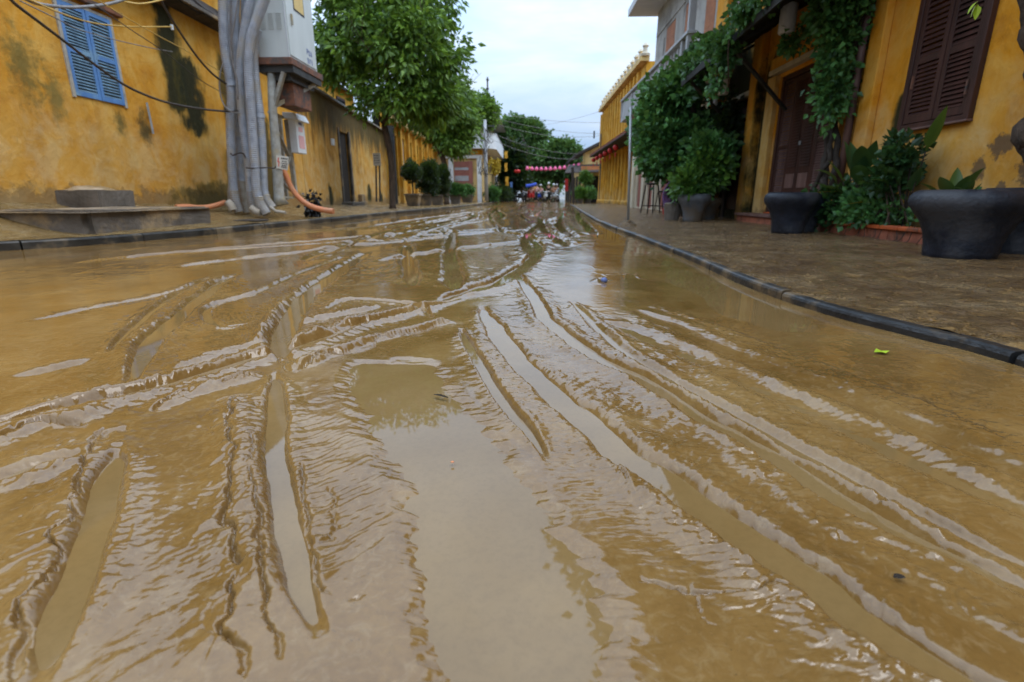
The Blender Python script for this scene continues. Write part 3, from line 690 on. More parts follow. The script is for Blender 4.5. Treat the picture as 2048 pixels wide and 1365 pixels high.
# ---- yard wall beyond it, running slightly away from the street
def wx(y): return -6.8-.079*(y-16)
yw = empty('yard_wall', (-7.2, 22, 0), 'long yellow yard wall with black moss along its top and a narrow doorway', 'wall')
def slantwall(y0, y1, z0, z1, t=.25):
    return [(wx(y0)-t, y0, z0), (wx(y0), y0, z0), (wx(y1), y1, z0), (wx(y1)-t, y1, z0), (wx(y0)-t, y0, z1), (wx(y0), y0, z1), (wx(y1), y1, z1), (wx(y1)-t, y1, z1)]
b = MB()
b.hexa(slantwall(15.92, 20.0, -.05, 3.8)); b.hexa(slantwall(20.0, 21.3, 2.9, 3.8)); b.hexa(slantwall(21.3, 29.2, -.05, 3.8)); b.build('wall', 'wallL2', yw)
b = MB(); b.hexa([(wx(15.92)-.33, 15.92, 3.8), (wx(15.92)+.14, 15.92, 3.8), (wx(29.2)+.14, 29.25, 3.8), (wx(29.2)-.33, 29.25, 3.8), (wx(15.92)-.3, 15.92, 3.96), (wx(15.92)+.10, 15.92, 3.90), (wx(29.2)+.10, 29.25, 3.90), (wx(29.2)-.3, 29.25, 3.96)])
b.build('coping', 'conc', yw, bev=.015)
b = MB(); b.box(wx(20)-.22, wx(20)-.17, 19.98, 21.3, .3, 2.9); b.build('door', 'barkd', yw)
b = MB(); b.box(wx(20)-.1, wx(20)+.06, 19.88, 20.0, .1, 2.98); b.box(wx(21.3)-.05, wx(21.3)+.07, 21.3, 21.46, .1, 2.98); b.build('door_frame', 'conc', yw, bev=.01)
b = MB(); b.box(wx(20)-.2, wx(20)+.45, 19.7, 21.5, .02, .32); b.box(wx(20)-.2, wx(20)+.8, 19.5, 21.7, .0, .17); b.build('step', 'conc', yw, bev=.015)
MB().box(wx(19)+.0, wx(19)+.07, 19.0, 19.2, 2.28, 2.5).build('junction_box', 'white', yw, bev=.01)
MB().box(wx(22.5)-.02, wx(22.5)+.18, 22.3, 22.75, -.02, .62).build('buttress', 'conc', yw, bev=.02)
# ---- house behind the yard wall
bh = empty('yellow_house', (-12, 23, 0), 'bright yellow house rising behind the yard wall and the tree crowns', 'house')
MB().box(-16, -9.2, 17.2, 28.6, -.05, 5.6).build('wall', 'wallY', bh)
tiled('roof', 'roof', bh, -8.9, 5.5, -12.6, 7.1, 17.0, 28.9); tiled('roof', 'roof', bh, -16.3, 5.5, -12.6, 7.1, 17.0, 28.9)
MB().add([(-16, 17.19, 5.5), (-9.2, 17.19, 5.5), (-12.6, 17.19, 7.0)], [(0, 1, 2)]).build('gable', 'wallY', bh)
for ya in (19, 22.5, 26):
    fr = MB().box(-9.2, -9.14, ya, ya+1.1, 4.2, 5.1).build('window', 'brownw', bh); MB().box(-9.14, -9.12, ya+.1, ya+1.0, 4.3, 5.0).build('pane', 'glass', fr)
# ---- slab and block steps in front of the near house
def rough_slab(name, m, x0, x1, y0, y1, z0, z1, label, cat, amp=.02, mtop=None, seed=0, group=None):
    r = random.Random(seed); b = bmesh.new(); bmesh.ops.create_cube(b, size=1)
    bmesh.ops.bevel(b, geom=[e for e in b.edges], offset=.035, segments=2, affect='EDGES')
    bmesh.ops.subdivide_edges(b, edges=b.edges[:], cuts=5, use_grid_fill=True)
    for v in b.verts:
        p = v.co; X = x0+(x1-x0)*(p.x+.5); Y = y0+(y1-y0)*(p.y+.5); Z = z0+(z1-z0)*(p.z+.5)
        a = [float(vnoise(np.array([X*k+Z*2]), np.array([Y*k-Z*3]), seed+q)[0]) for q, k in ((1, 4), (2, 4), (3, 9))]
        v.co = (X+amp*a[0], Y+amp*a[1], Z+amp*.6*a[2])
    me = bpy.data.meshes.new(name); b.to_mesh(me); b.free(); me.materials.append(M[m])
    o = bpy.data.objects.new(name, me); COL.objects.link(o); return tag(o, label, cat, group)
rough_slab('concrete_slab', 'conc', -7.0, -5.25, 6.02, 8.5, -.02, .385, 'long low concrete slab with a broken corner at the left kerb', 'slab', .03, seed=4)
t = rough_slab('concrete_block', 'conc', -6.95, -6.15, 7.38, 8.05, .37, .635, 'small dark concrete block heaped with mud on top of the slab by the yellow wall', 'block', .015, seed=8)
def mound(name, m, cx, cy, cz, rx, ry, h, label, cat, seed=0, n=40):
    V = []; Fc = []
    for j in range(n+1):
        for i in range(n+1):
            u_ = i/n*2-1; v_ = j/n*2-1; r = sqrt(u_*u_+v_*v_)
            z = h*max(0, 1-r**1.6)**.8*(1+.35*float(vnoise(np.array([u_*3.]), np.array([v_*3.]), seed)[0]))-.015
            V.append((cx+u_*rx, cy+v_*ry, cz+z))
    for j in range(n):
        for i in range(n): a = j*(n+1)+i; Fc.append((a, a+1, a+n+2, a+n+1))
    o = npmesh(name, V, Fc, m); return tag(o, label, cat)
mound('mud_heap', 'concl', -6.55, 7.7, .635, .36, .32, .075, 'pale mud heap left on top of the small concrete block', 'mud heap', 2)
mound('mud_heap', 'concl', -6.15, 7.2, .375, .95, 1.25, .035, 'thin film of wet ochre mud over the long concrete slab', 'mud heap', 5)
# ---- corrugated conduits
def corr(pts, r, n=12, pitch=.036, amp=.10, ph=0.):
    c = catmull(pts, 10); L = [0]
    for i in range(1, len(c)): L.append(L[-1]+(c[i]-c[i-1]).length)
    T = L[-1]; m = max(8, int(T/pitch*3)); out = []; rad = []; j = 0
    for i in range(m+1):
        s = T*i/m
        while j < len(L)-2 and L[j+1] < s: j += 1
        k = (s-L[j])/max(1e-6, L[j+1]-L[j]); out.append(c[j].lerp(c[j+1], min(1, max(0, k))))
        rad.append(r*(1+amp*(1 if i % 3 == 1 else (-.6 if i % 3 == 0 else .2))))
    return MB().tube(out, rad, n)
def px_line(px, Y): return [at_y(u, v, Y if not isinstance(Y, tuple) else Y[0]+(Y[1]-Y[0])*i/(len(px)-1)) for i, (u, v) in enumerate(px)]
CG = 'grey corrugated conduits strapped to the stand'
conds = [
 ('leftmost grey corrugated conduit of the bundle, with a sleeve joint high up', [(452, -120), (447, -50), (446, 0), (447, 60), (451, 110), (459, 155), (463, 200), (461, 250), (463, 310), (466, 363), (471, 400), (478, 424)], 10.25, .088, (462, 168)),
 ('second grey conduit from the left, running almost straight down into the mud', [(474, -120), (472, -40), (470, 30), (471, 82), (474, 165), (474, 231), (477, 290), (480, 340), (486, 385), (494, 426)], 10.52, .085, None),
 ('third grey conduit, bowing left at the top and spliced near the foot', [(530, -120), (515, -50), (502, 0), (490, 60), (482, 120), (481, 170), (485, 231), (492, 290), (498, 330), (500, 365), (504, 400), (513, 427)], 10.20, .088, (500, 350)),
 ('thick grey conduit that curves over the front of the cabinet', [(560, -120), (545, -55), (529, 0), (514, 40), (502, 80), (497, 132), (500, 190), (504, 250), (509, 320), (513, 380), (521, 408), (534, 429)], 10.05, .092, None),
 ('short-topped grey conduit beside the steel leg, with a sleeve at mid height', [(515, 60), (508, 110), (511, 160), (516, 200), (520, 232), (524, 290), (526, 340), (528, 380), (534, 400), (546, 417)], 10.22, .084, (520, 232)),
 ('grey conduit half hidden behind the others in the bundle', [(498, -120), (492, -30), (488, 60), (486, 140), (490, 220), (486, 300), (488, 360), (492, 400), (502, 424)], 10.75, .08, None),
 ('grey conduit at the back left of the bundle, bent at its foot', [(462, -120), (460, -40), (462, 60), (466, 160), (468, 260), (466, 340), (462, 390), (464, 418)], 10.8, .072, None),
]
for lab, px, Y, r, joint in conds:
    P = px_line(px, Y); r *= .88; o = corr(P, r).build('conduit', 'conduit', loc=P[-1], smooth=False); tag(o, lab, 'conduit', CG)
    low = [p for p in px if p[1] > 380]; Q = px_line([(px[-3][0]*.5+px[-2][0]*.5, (px[-3][1]+px[-2][1])/2)]+list(px[-2:]), Y)
    corr(Q, r*1.03, 12).build('muddy_foot', 'conduit_low', o)
    if joint:
        a = Vector(at_y(joint[0], joint[1], Y)); MB().tube([a+Vector((0, 0, .035)), a-Vector((0, 0, .04))], r*1.16, 16).build('sleeve', 'conduit', o)
for (px, lab, r) in (([(455, 404), (462, 412), (466, 421)], 'broken stub of grey pipe left of the conduit feet', .075), ([(502, 416), (514, 424), (522, 431)], 'cut grey pipe end lying in the mud under the conduits', .07), ([(540, 414), (552, 423), (572, 431)], 'thin torn pipe pointing right from the conduit feet', .03)):
    P = px_line(px, 10.0); P = [(p[0], p[1], max(p[2], .24)) for p in P]
    tag(MB().tube(P, r, 14).build('pipe_stub', 'conduit_low', loc=P[0]), lab, 'pipe')
def wire(name, px, Y, r, m, lab, cat='cable', group=None, n=6):
    if not isinstance(Y, tuple): Y = (Y, Y)
    P = px_line(px, Y); c = catmull(P, 8)
    return tag(MB().tube(c, r, n).build(name, m, loc=P[0], smooth=True), lab, cat, group)
wire('strap', [(461, 307), (466, 311), (478, 307), (487, 308), (491, 316)], 10.05, .014, 'cable', 'dark strap round the two leftmost conduits', 'strap')
wire('strap', [(492, 336), (505, 337), (520, 336), (536, 336), (548, 337), (552, 333)], 9.93, .012, 'cable', 'thin dark strap binding conduits to the steel leg', 'strap')
wire('strap', [(449, 218), (462, 224), (474, 222), (479, 226)], 10.1, .014, 'cable', 'dark strap high on the leftmost conduit', 'strap')
LW = 'cables sagging in front of the near yellow house'
wire('cable', [(5, -20), (30, 8), (80, 46), (130, 84), (190, 130), (245, 168), (290, 190), (340, 207), (400, 218), (458, 224)], (5.6, 10.1), .018, 'cable', 'long dark cable sagging across the shutters to the conduits', 'cable', LW)
wire('cable', [(30, -14), (70, 6), (110, 13), (150, 15), (200, 11), (240, 2), (290, -20)], (5.8, 8.3), .020, 'cableg', 'thick grey cable looping across the top of the shutters', 'cable', LW)
wire('cable', [(312, -18), (335, 25), (360, 65), (395, 115), (425, 148), (452, 168)], (8.4, 10.1), .019, 'cable', 'dark cable dropping steeply past the mouldy ledge', 'cable', LW)
wire('cable', [(60, 0), (110, 22), (160, 40), (210, 50), (270, 54), (345, 54)], (6.0, 8.9), .010, 'cabley', 'yellow wire crossing the shutters with a white clip at its end', 'cable', LW)
wire('cable', [(40, 2), (110, 36), (160, 60), (230, 80), (300, 96), (345, 104)], (6.4, 10.2), .007, 'cableg', 'thin grey wire passing behind the blue shutters\' upper half', 'cable', LW)
wire('cable', [(180, -10), (250, 34), (320, 74), (380, 106), (450, 150)], (7, 10.9), .007, 'cabley', 'thin ochre wire slanting down the wall from above the window', 'cable', LW)
wire('cable', [(190, 10), (262, 60), (330, 105), (400, 160), (452, 190)], (7, 11.2), .006, 'cable', 'faint brown wire lowest of the slanting ones', 'cable', LW)
wire('cable', [(250, 4), (280, 8), (312, 3), (350, -8)], (7.4, 8.3), .011, 'cabley', 'short cream wire above the yellow one', 'cable', LW)
wire('cable', [(480, -30), (470, 40), (462, 90), (466, 130), (474, 160), (476, 200)], (9.9, 10.0), .014, 'cableg', 'pale thin flexible pipe twisting down among the conduits', 'cable')
wire('cable', [(446, 128), (440, 150), (440, 185), (448, 210), (462, 224), (480, 226)], (10.0, 10.0), .012, 'cableg', 'pale loop of cable hanging out left of the conduits', 'cable')
MB().tube([at_y(343, 50, 8.9), at_y(345, 60, 8.9)], .022, 8).build('clip', 'white', COL.objects['cable.003'] if 'cable.003' in COL.objects else None)
o = corr(px_line([(556, 322), (566, 340), (574, 356), (584, 378), (600, 398), (620, 412), (645, 420), (667, 423)], (10.9, 10.6)), .052).build('orange_pipe', 'orange', loc=(-4.6, 10.9, .8)); tag(o, 'orange corrugated pipe curving down right of the steel stand', 'pipe')
o = corr(px_line([(352, 415), (375, 414), (400, 416), (420, 414), (436, 410), (450, 405)], (9.2, 10.4)), .045).build('orange_pipe', 'orange', loc=(-6, 9.5, .4)); tag(o, 'muddy orange pipe lying on the ground left of the conduits', 'pipe')
# ---- steel stand, cabinet, meter box, warning plate
stn = empty('steel_stand', (-4.75, 11, .2), 'rusty grey steel lattice stand carrying the white cabinet', 'stand')
zt = 2.93
legs = [((-4.93, 10.45), .12), ((-4.58, 11.55), .07), ((-5.02, 11.6), .07), ((-4.62, 10.6), .0)]
MB().tube([at_y(563, 411, 10.45), at_y(558, 395, 10.45), at_y(553, 310, 10.45), at_y(545, 215, 10.45), at_y(542, 130, 10.5)], [.15, .105, .092, .078, .07], 14).build('leg', 'steel', stn, smooth=True)
MB().bar(at_y(592, 395, 11.5), at_y(573, 240, 11.5), .085).build('leg', 'steel', stn, bev=.005)
MB().bar(at_y(574, 400, 12.0), at_y(560, 235, 12.0), .07).build('leg', 'steel', stn, bev=.005)
for (a, b_, ya, yb, wd) in (((540, 225), (566, 236), 10.4, 11.5, .09), ((541, 235), (577, 312), 10.42, 11.5, .07), ((577, 315), (556, 372), 11.45, 10.5, .10), ((556, 394), (585, 396), 10.5, 11.5, .07), ((560, 360), (582, 382), 10.5, 11.5, .05)):
    MB().bar(at_y(*a, ya), at_y(*b_, yb), wd, .04).build('brace', 'steel', stn)
MB().box(-5.12, -4.42, 10.33, 11.82, 2.90, 3.02).build('platform', 'rust', stn, bev=.008)
MB().box(-5.10, -4.44, 10.4, 11.75, 2.78, 2.90).box(-5.0, -4.55, 10.5, 11.6, 2.66, 2.78).build('beam', 'darksteel', stn)
for (a, b_) in (((-4.93, 10.45, 2.15), (-4.62, 10.40, 2.78)), ((-4.93, 10.48, 2.2), (-4.5, 11.5, 2.78)), ((-4.93, 10.5, 2.2), (-5.06, 11.5, 2.78))):
    MB().bar(a, b_, .07).build('strut', 'steel', stn)
MB().box(-4.97, -4.60, 10.7, 11.5, 2.25, 2.66).build('cable_box', 'rust', stn, bev=.01)
cb = empty('utility_cabinet', (-4.78, 11.05, 3.02), 'tall white painted steel cabinet on the rusty platform above the conduits', 'cabinet')
CX0, CX1, CY0, CY1, CZ0, CZ1 = -5.06, -4.49, 10.40, 11.72, 3.02, 4.72
MB().box(CX0, CX1, CY0, CY1, CZ0, CZ1).build('body', 'cab', cb, bev=.015)
MB().box(CX0-.06, CX1+.08, CY0-.06, CY1+.06, CZ1, CZ1+.07).build('roof', 'cab', cb, bev=.02)
d = MB().box(CX1+.001, CX1+.014, CY0+.05, CY1-.05, CZ0+.06, CZ1-.06).build('door', 'cab', cb, bev=.005)
MB().box(CX1+.014, CX1+.05, CY0+.20, CY0+.24, 3.62, 3.80).build('handle', 'steel', d, bev=.006)
MB().box(CX1+.0145, CX1+.02, CY0+.38, CY0+.86, 3.92, 4.30).build('label_frame', 'ink', d)
MB().box(CX1+.020, CX1+.024, CY0+.41, CY0+.83, 3.95, 4.27).build('label', 'yelp', d)
for k in range(3):
    g_ = MB()
    for j in range(8): g_.box(CX0+.10+k*.15, CX0+.20+k*.15, CY0-.012, CY0-.001, 3.50+j*.035, 3.513+j*.035)
    g_.build('vent', 'cab', cb)
MB().box(CX1-.012, CX1+.006, CY0-.008, CY0+.006, CZ0+.01, CZ1-.01).build('corner_seam', 'soffit', cb)
def glyphs(b, face_pt, cell, rows, seed=1):
    """small stencilled marks, plane facing +x: strokes placed as (y0,z0,y1,z1) in cell units"""
    x, y, z = face_pt
    for (ya, za, yb, zb) in rows: b.bar((x, y+ya*cell, z+za*cell), (x, y+yb*cell, z+zb*cell), cell*.26, .004, up=(1, 0, 0))
    return b
S_T = [(0, 1.6, 0, 0), (0, 1.6, .9, 1.6), (.9, 1.6, .9, .8), (.9, .8, 0, .8), (1.5, 1.6, 1.5, 0), (1.5, 0, 2.3, 0), (2.3, 0, 2.3, 1.6), (3.0, 0, 3.4, 1.6), (3.4, 1.6, 3.8, 0), (3.1, .6, 3.7, .6)]
glyphs(MB(), (CX1+.016, CY0+.82, 3.27), .062, S_T).build('stencil', 'inkb', d)
glyphs(MB(), (CX1+.016, CY0+.82, 3.12), .055, [(0, 0, 0, 1.5), (0, 1.5, .8, 1.5), (.8, 1.5, .8, 0), (.8, 0, 0, 0), (1.4, 0, 1.4, 1.5), (2, 1.5, 2.8, 1.5), (2.8, 1.5, 2.2, 0), (3.3, 0, 4, 0), (3.3, 1.5, 4, 1.5), (4, 1.5, 4, 0), (3.3, .8, 4, .8)]).build('stencil', 'inkb', d)
mb_ = empty('meter_box', (-5.0, 11.6, 1.6), 'small white electricity meter box with faded pink stickers hung on the stand', 'meter box')
MB().box(-5.12, -4.96, 11.45, 11.88, 1.44, 2.14).build('body', 'white', mb_, bev=.012)
MB().hexa([(-5.20, 11.38, 2.12), (-4.86, 11.36, 2.08), (-4.86, 11.96, 2.08), (-5.20, 11.96, 2.12), (-5.20, 11.38, 2.24), (-4.94, 11.38, 2.23), (-4.94, 11.96, 2.23), (-5.20, 11.96, 2.24)]).build('hood', 'white', mb_, bev=.02)
MB().box(-4.959, -4.955, 11.53, 11.80, 1.54, 1.80).build('sticker', 'pinkp', mb_)
MB().box(-4.959, -4.955, 11.57, 11.76, 1.88, 1.97).build('sticker', 'pinkp', mb_)
MB().box(-4.959, -4.956, 11.59, 11.75, 2.02, 2.07).build('sticker', 'inkb', mb_)
wp = empty('warning_plate', (-4.75, 10.35, 1.2), 'small cream warning plate with a red lightning bolt on the steel stand', 'sign')
A = [at_y(552, 311, 10.33), at_y(576, 314, 10.55), at_y(575, 341, 10.55), at_y(553, 337, 10.33)]
va = [Vector(p) for p in A]; nrm = (va[1]-va[0]).cross(va[3]-va[0]).normalized()
if nrm.y > 0: nrm = -nrm
def plate(pts, th): return MB().hexa([tuple(p) for p in pts]+[tuple(p+nrm*th) for p in pts])
plate([va[3], va[2], va[1], va[0]], .012).build('plate', 'sign', wp)
def onp(u_, v_, k=.0145): return (va[3]*(1-u_)+va[2]*u_)*(1-v_)+(va[0]*(1-u_)+va[1]*u_)*v_+nrm*k
MB().bar(onp(.16, .85), onp(.10, .5), .022, .004, up=nrm).bar(onp(.10, .5), onp(.22, .55), .02, .004, up=nrm).bar(onp(.22, .55), onp(.14, .15), .02, .004, up=nrm).build('lightning_mark', 'inkr', wp)
b = MB()
for (v_, a_, c_) in ((.82, .38, .92), (.60, .44, .86), (.45, .38, .92), (.30, .42, .88), (.17, .38, .90)):
    u0 = a_; b = MB()
    while u0 < c_-.04:
        u1 = min(c_, u0+random.uniform(.08, .16)); b.bar(onp(u0, v_), onp(u1, v_), .018 if v_ < .8 else .03, .003, up=nrm); u0 = u1+.035
    b.build('text_line', 'ink', wp)
# rags and torn wrap at the foot of the stand
tag(foliage('torn_sheet', [(-4.72, 11.3, .35, .10, .12, .22, 1)], 20, 12, .10, 'black', None, .1, .9, .4, 0), 'torn black plastic sheet at the foot of the thin stand leg', 'plastic sheet')
for i, (u_, v_, lab) in enumerate([(500, 437, 'dark manhole lid half buried in mud below the conduits'),]):
    gx, gy = on_ground(u_, v_, .16); tag(MB().lathe((gx, gy, zl(gx, gy)-.01), [(.30, 0), (.31, .02), (.28, .028), (.02, .03)], 28).build('manhole_lid', 'cable', loc=(gx, gy, .16)), lab, 'manhole lid')
# ---- notice sign on two posts by the yard wall
Y = 20.3; ns = empty('notice_sign', (-6.4, Y, .15), 'white notice board on two thin dark posts in front of the yard wall', 'sign')
for px in ((752, 757),): pass
MB().bar(at_y(753, 404, Y), at_y(752, 330, Y), .05).build('post', 'darksteel', ns)
MB().bar(at_y(760, 404, Y), at_y(759, 330, Y), .05).build('post', 'darksteel', ns)
a = at_y(748, 332, Y); c_ = at_y(761, 307, Y)
MB().box(a[0], c_[0], Y-.06, Y-.03, a[2], c_[2]).build('board', 'sign', ns)
b = MB(); hgt = c_[2]-a[2]
for k, (s0, s1) in enumerate(((.1, .9), (.15, .8), (.12, .88), (.2, .85))):
    u0 = s0; b = MB()
    while u0 < s1-.03:
        u1 = min(s1, u0+random.uniform(.08, .2)); zz = a[2]+hgt*(.80-.19*k); b.box(a[0]+(c_[0]-a[0])*u0, a[0]+(c_[0]-a[0])*u1, Y-.064, Y-.06, zz-.012, zz+.012); u0 = u1+.05
    b.build('text_line', 'ink', ns)
# ---- street trees
def branch(b, p, d, L, r, depth, rnd, ends, n=5):
    pts = [Vector(p)]; rs = [r]; dv = Vector(d).normalized()
    for i in range(n):
        dv = (dv+Vector((rnd.uniform(-.22, .22), rnd.uniform(-.22, .22), rnd.uniform(-.05, .16)))).normalized()
        pts.append(pts[-1]+dv*L/n); rs.append(r*(1-.55*(i+1)/n))
    b.tube(pts, rs, 8)
    if depth == 0: ends.append(pts[-1]); return
    for k in range(3):
        a = rnd.uniform(0, 2*pi); q = Vector((cos(a)*.8, sin(a)*.8, rnd.uniform(.1, .7)))
        branch(b, pts[-1] if k < 2 else pts[-2], (dv*.6+q).normalized(), L*rnd.uniform(.62, .85), rs[-1]*.85, depth-1, rnd, ends, 4)
def tree(name, base, trunk_pts, r, forks, ells, ncl, per, leaf, mleaf, label, spread=.3, depth=2, seed=1, bark='bark', droop=.7, wr=.22, group=None, shell=.45):
    rnd = random.Random(seed); t = empty(name, base, label, 'tree', group)
    b = MB(); b.tube(catmull(trunk_pts, 5), [r*1.35]+[r]*(len(catmull(trunk_pts, 5))-2)+[r*.8], 12)
    for (d, L) in forks: branch(b, trunk_pts[-1], d, L, r*.62, depth, rnd, [], 5)
    b.build('trunk', bark, t, smooth=True)
    foliage('crown', ells, ncl, per, leaf, mleaf, t, spread, droop, wr, shell); return t
T1 = at_y(785, 416, 19.0); T2 = at_y(893, 408, 30)
tree('street_tree', (T1[0], 19, T1[2]), [(T1[0], 19, T1[2]-.1), (T1[0]+.03, 19.05, 1.0), at_y(783, 330, 19), at_y(777, 290, 19), at_y(768, 250, 19)], .115,
     [((-.5, .1, 1), 2.2), ((.7, -.2, .8), 2.4), ((.1, .6, 1), 2.2), ((.2, -.5, .9), 2.0)],
     [(-4.7, 19, 5.0, 2.0, 2.0, 1.7, 3), (-6.1, 19.2, 5.1, 1.1, 1.3, 1.0, 1.5), (-3.75, 18.8, 5.1, 1.3, 1.5, 1.4, 2), (-4.9, 19, 6.7, 1.7, 1.7, 1.4, 1.8), (-3.5, 19.2, 3.75, .9, 1.2, .6, 1), (-5.5, 19, 6.2, 1.6, 1.4, 1.3, 1.2), (-4.2, 18.6, 3.6, 1.1, 1.1, .55, .7), (-6.1, 19, 7.4, 1.1, 1.2, .9, .9), (-3.4, 19, 7.0, 1.1, 1.2, .9, .9)],
     350, 58, .235, 'leafA', 'tall leafy street tree nearest the white cabinet, its trunk splashed with mud', .30, 2, 3)
T2p = [(T2[0], 30, T2[2]-.1), at_y(893, 360, 30), at_y(888, 325, 30), at_y(878, 300, 30)]
tree('street_tree', (T2[0], 30, T2[2]), T2p, .14, [((-.7, 0, .8), 2.2), ((.6, 0, .9), 2.0), ((0, .5, 1), 1.8)],
     [(-4.4, 30, 4.6, 1.5, 1.5, 1.2, 2), (-4.3, 30, 3.6, .85, 1.2, .8, 1.4), (-5.6, 30, 4.9, 1.2, 1.3, 1.1, 1.2), (-4.4, 30, 6.0, 1.3, 1.2, 1.0, 1)],
     230, 60, .24, 'leafA', 'leaning street tree farther along, its low crown in front of the balcony house', .30, 2, 9)
# ---- long yellow building with dark shutters beyond the yard wall
lb = empty('yellow_building', (-8.6, 38, 0), 'low yellow building with dark tall doors between pilasters behind the planters', 'building')
holes = [(30.4+i*2.0, 31.5+i*2.0, .55 if i % 2 == 0 else 1.5, 3.9) for i in range(8)]
wallwith('wall', 'wallY', lb, -8.1, -7.8, 29.3, 46.5, -.05, 5.0, holes)
MB().box(-8.5, -8.12, 29.4, 46.4, 0, 4.8).build('room', 'darkin', lb)
for i, (ya, yb, za, zb) in enumerate(holes):
    MB().box(-7.95, -7.9, ya, yb, za, zb).build('shutter', 'greyw' if i in (1,) else 'glass', lb)
b = MB()
for i in range(9): b.box(-7.8, -7.6, 29.75+i*2.0, 30.15+i*2.0, 0, 4.45)
pl_ = b
for i in range(9): MB().box(-7.798, -7.6, 29.75+i*2.0, 30.1+i*2.0, 0, 4.45).build('pilaster', 'wallY', lb)
MB().box(-7.9, -7.4, 29.2, 46.6, 4.45, 4.7).build('cornice', 'wallYb', lb)
tiled('roof', 'roof', lb, -7.2, 5.0, -10.5, 6.6, 29.2, 46.6)
MB().box(-7.75, -7.4, 29.3, 29.5, 0, 4.2).build('dark_gap_panel', 'darksteel', lb)  # dark panel added to stand for the shaded gap beside the building, not a post
# planters and shrubs on the left pavement
PG = 'concrete planters in front of the yellow building'
def planter(x, y, w_, h_, lab, m='conc', z=None):
    z = zl(x, y)-.02 if z is None else z
    t = empty('planter', (x, y, z), lab, 'planter', PG); q = w_/2; s_ = q*.74
    MB().hexa([(x-s_, y-s_, z), (x+s_, y-s_, z), (x+s_, y+s_, z), (x-s_, y+s_, z), (x-q, y-q, z+h_), (x+q, y-q, z+h_), (x+q, y+q, z+h_), (x-q, y+q, z+h_)]).build('box', m, t, bev=.02)
    MB().box(x-q-.04, x+q+.04, y-q-.04, y+q+.04, z+h_, z+h_+.07).build('rim', m, t, bev=.01)
    MB().box(x-q+.05, x+q-.05, y-q+.05, y+q-.05, z+h_+.071, z+h_+.085).build('soil', 'soil', t); return z+h_
pls = [(827, 404, 23.5, .62, .48, 'tapered concrete planter nearest the first street tree', 'round dark topiary ball on a thin stem in the nearest planter'),
       (851, 403, 25.5, .62, .48, 'tapered concrete planter under the tall dark conifer-like shrub', 'tall dark bushy shrub left of the leaning tree'),
       (875, 403, 27.5, .60, .46, 'worn concrete planter just left of the leaning tree', 'dark bushy shrub in the worn planter'),
       (911, 401, 31.5, .62, .52, 'square concrete planter right of the leaning tree', 'bright green low shrub right of the leaning tree'),
       (935, 398, 38.5, .8, .5, 'low concrete planter before the roller shutter', 'low green plant in front of the roller shutter')]
for i, (u_, v_, Y, w_, h_, lab, lab2) in enumerate(pls):
    x = at_y(u_, v_, Y)[0]; zt_ = planter(x, Y, w_, h_, lab)
    t = empty('shrub', (x, Y, zt_+.05), lab2, 'shrub')
    if i == 0:
        MB().tube([(x, Y, zt_), (x, Y, zt_+.75)], .035, 7).build('stem', 'barkd', t); foliage('leaves', [(x, Y, zt_+1.05, .42, .42, .42, 1)], 120, 60, .06, 'leafD', t, .10, 0, .4, .3)
    elif i in (1, 2):
        MB().tube([(x, Y, zt_), (x, Y, zt_+.75)], .03, 7).build('stem', 'barkd', t); foliage('leaves', [(x+.2, Y, zt_+.75, .55, .5, .7, 1), (x+.3, Y, zt_+1.2, .35, .4, .4, .5)], 150, 60, .08, 'leafD', t, .13, 0, .35, .2)
    else:
        MB().tube([(x, Y, zt_), (x, Y, zt_+.3)], .03, 7).build('stem', 'barkd', t); foliage('leaves', [(x, Y, zt_+.35, .5 if i == 3 else .4, .5, .32, 1)], 110, 60, .10, 'leafB', t, .14, .1, .35, .2)
# ---- corner house with balcony
ch = empty('corner_house', (-6, 50, 0), 'white and yellow corner house with curved balcony and roller shutter on the left', 'house')
HX0, HX1, HY0, HY1 = -9.5, -3.95, 44, 60
MB().box(HX0, HX1, HY0, HY1, -.05, 7.4).build('wall', 'wallYb', ch)
b = MB()
for k in range(7): b.box(-6.25, -4.8, HY0-.06, HY0-.01, .35+k*.42, .35+k*.42+.40)
sh = b.build('roller_shutter', 'pink', ch); MB().box(-6.2, -5.05, HY0-.075, HY0-.062, .8, 1.2).box(-6.2, -5.05, HY0-.075, HY0-.062, 1.75, 2.15).box(-6.2, -5.05, HY0-.075, HY0-.062, 2.6, 2.8).build('grey_panel', 'greyw', sh)
MB().box(-6.7, -6.3, HY0-.16, HY0-.002, 0, 3.5).build('pilaster', 'white', ch); MB().box(-4.35, -4.0, HY0-.16, HY0-.002, 0, 3.5).build('pilaster', 'white', ch)
MB().box(-5.05, -4.7, HY0-.13, HY0-.08, .3, 3.3).build('door_post', 'pink', ch)
MB().box(-6.9, -3.9, HY0-.2, HY0-.161, 3.5, 3.75).build('fascia', 'white', ch); MB().box(-7.2, -3.9, HY0-.21, HY0-.165, 3.78, 4.1).build('band', 'wallY', ch)
b = MB(); ring = []
pts = [(-9.5, HY0-.9), (-6.0, HY0-.9), (-4.4, HY0-.95)]+[(-4.2+1.45*sin(a_), HY0+.4-1.35*cos(a_)) for a_ in [k*pi/20 for k in range(1, 11)]]+[(-2.75, 50), (-2.75, 60)]
for i, (x, y) in enumerate(pts):
    b.v += [(x, y, 4.2), (x, y, 5.3), (min(x, -3.95)-.0 if y > HY0 else x, max(y, HY0) if x < -3.95 else y, 4.2)]
nP = len(pts)
for i in range(nP-1): b.f += [(i*3, i*3+3, i*3+4, i*3+1)]
slab = [(x, y, 4.2) for x, y in pts]+[(-9.5, 60, 4.2)]
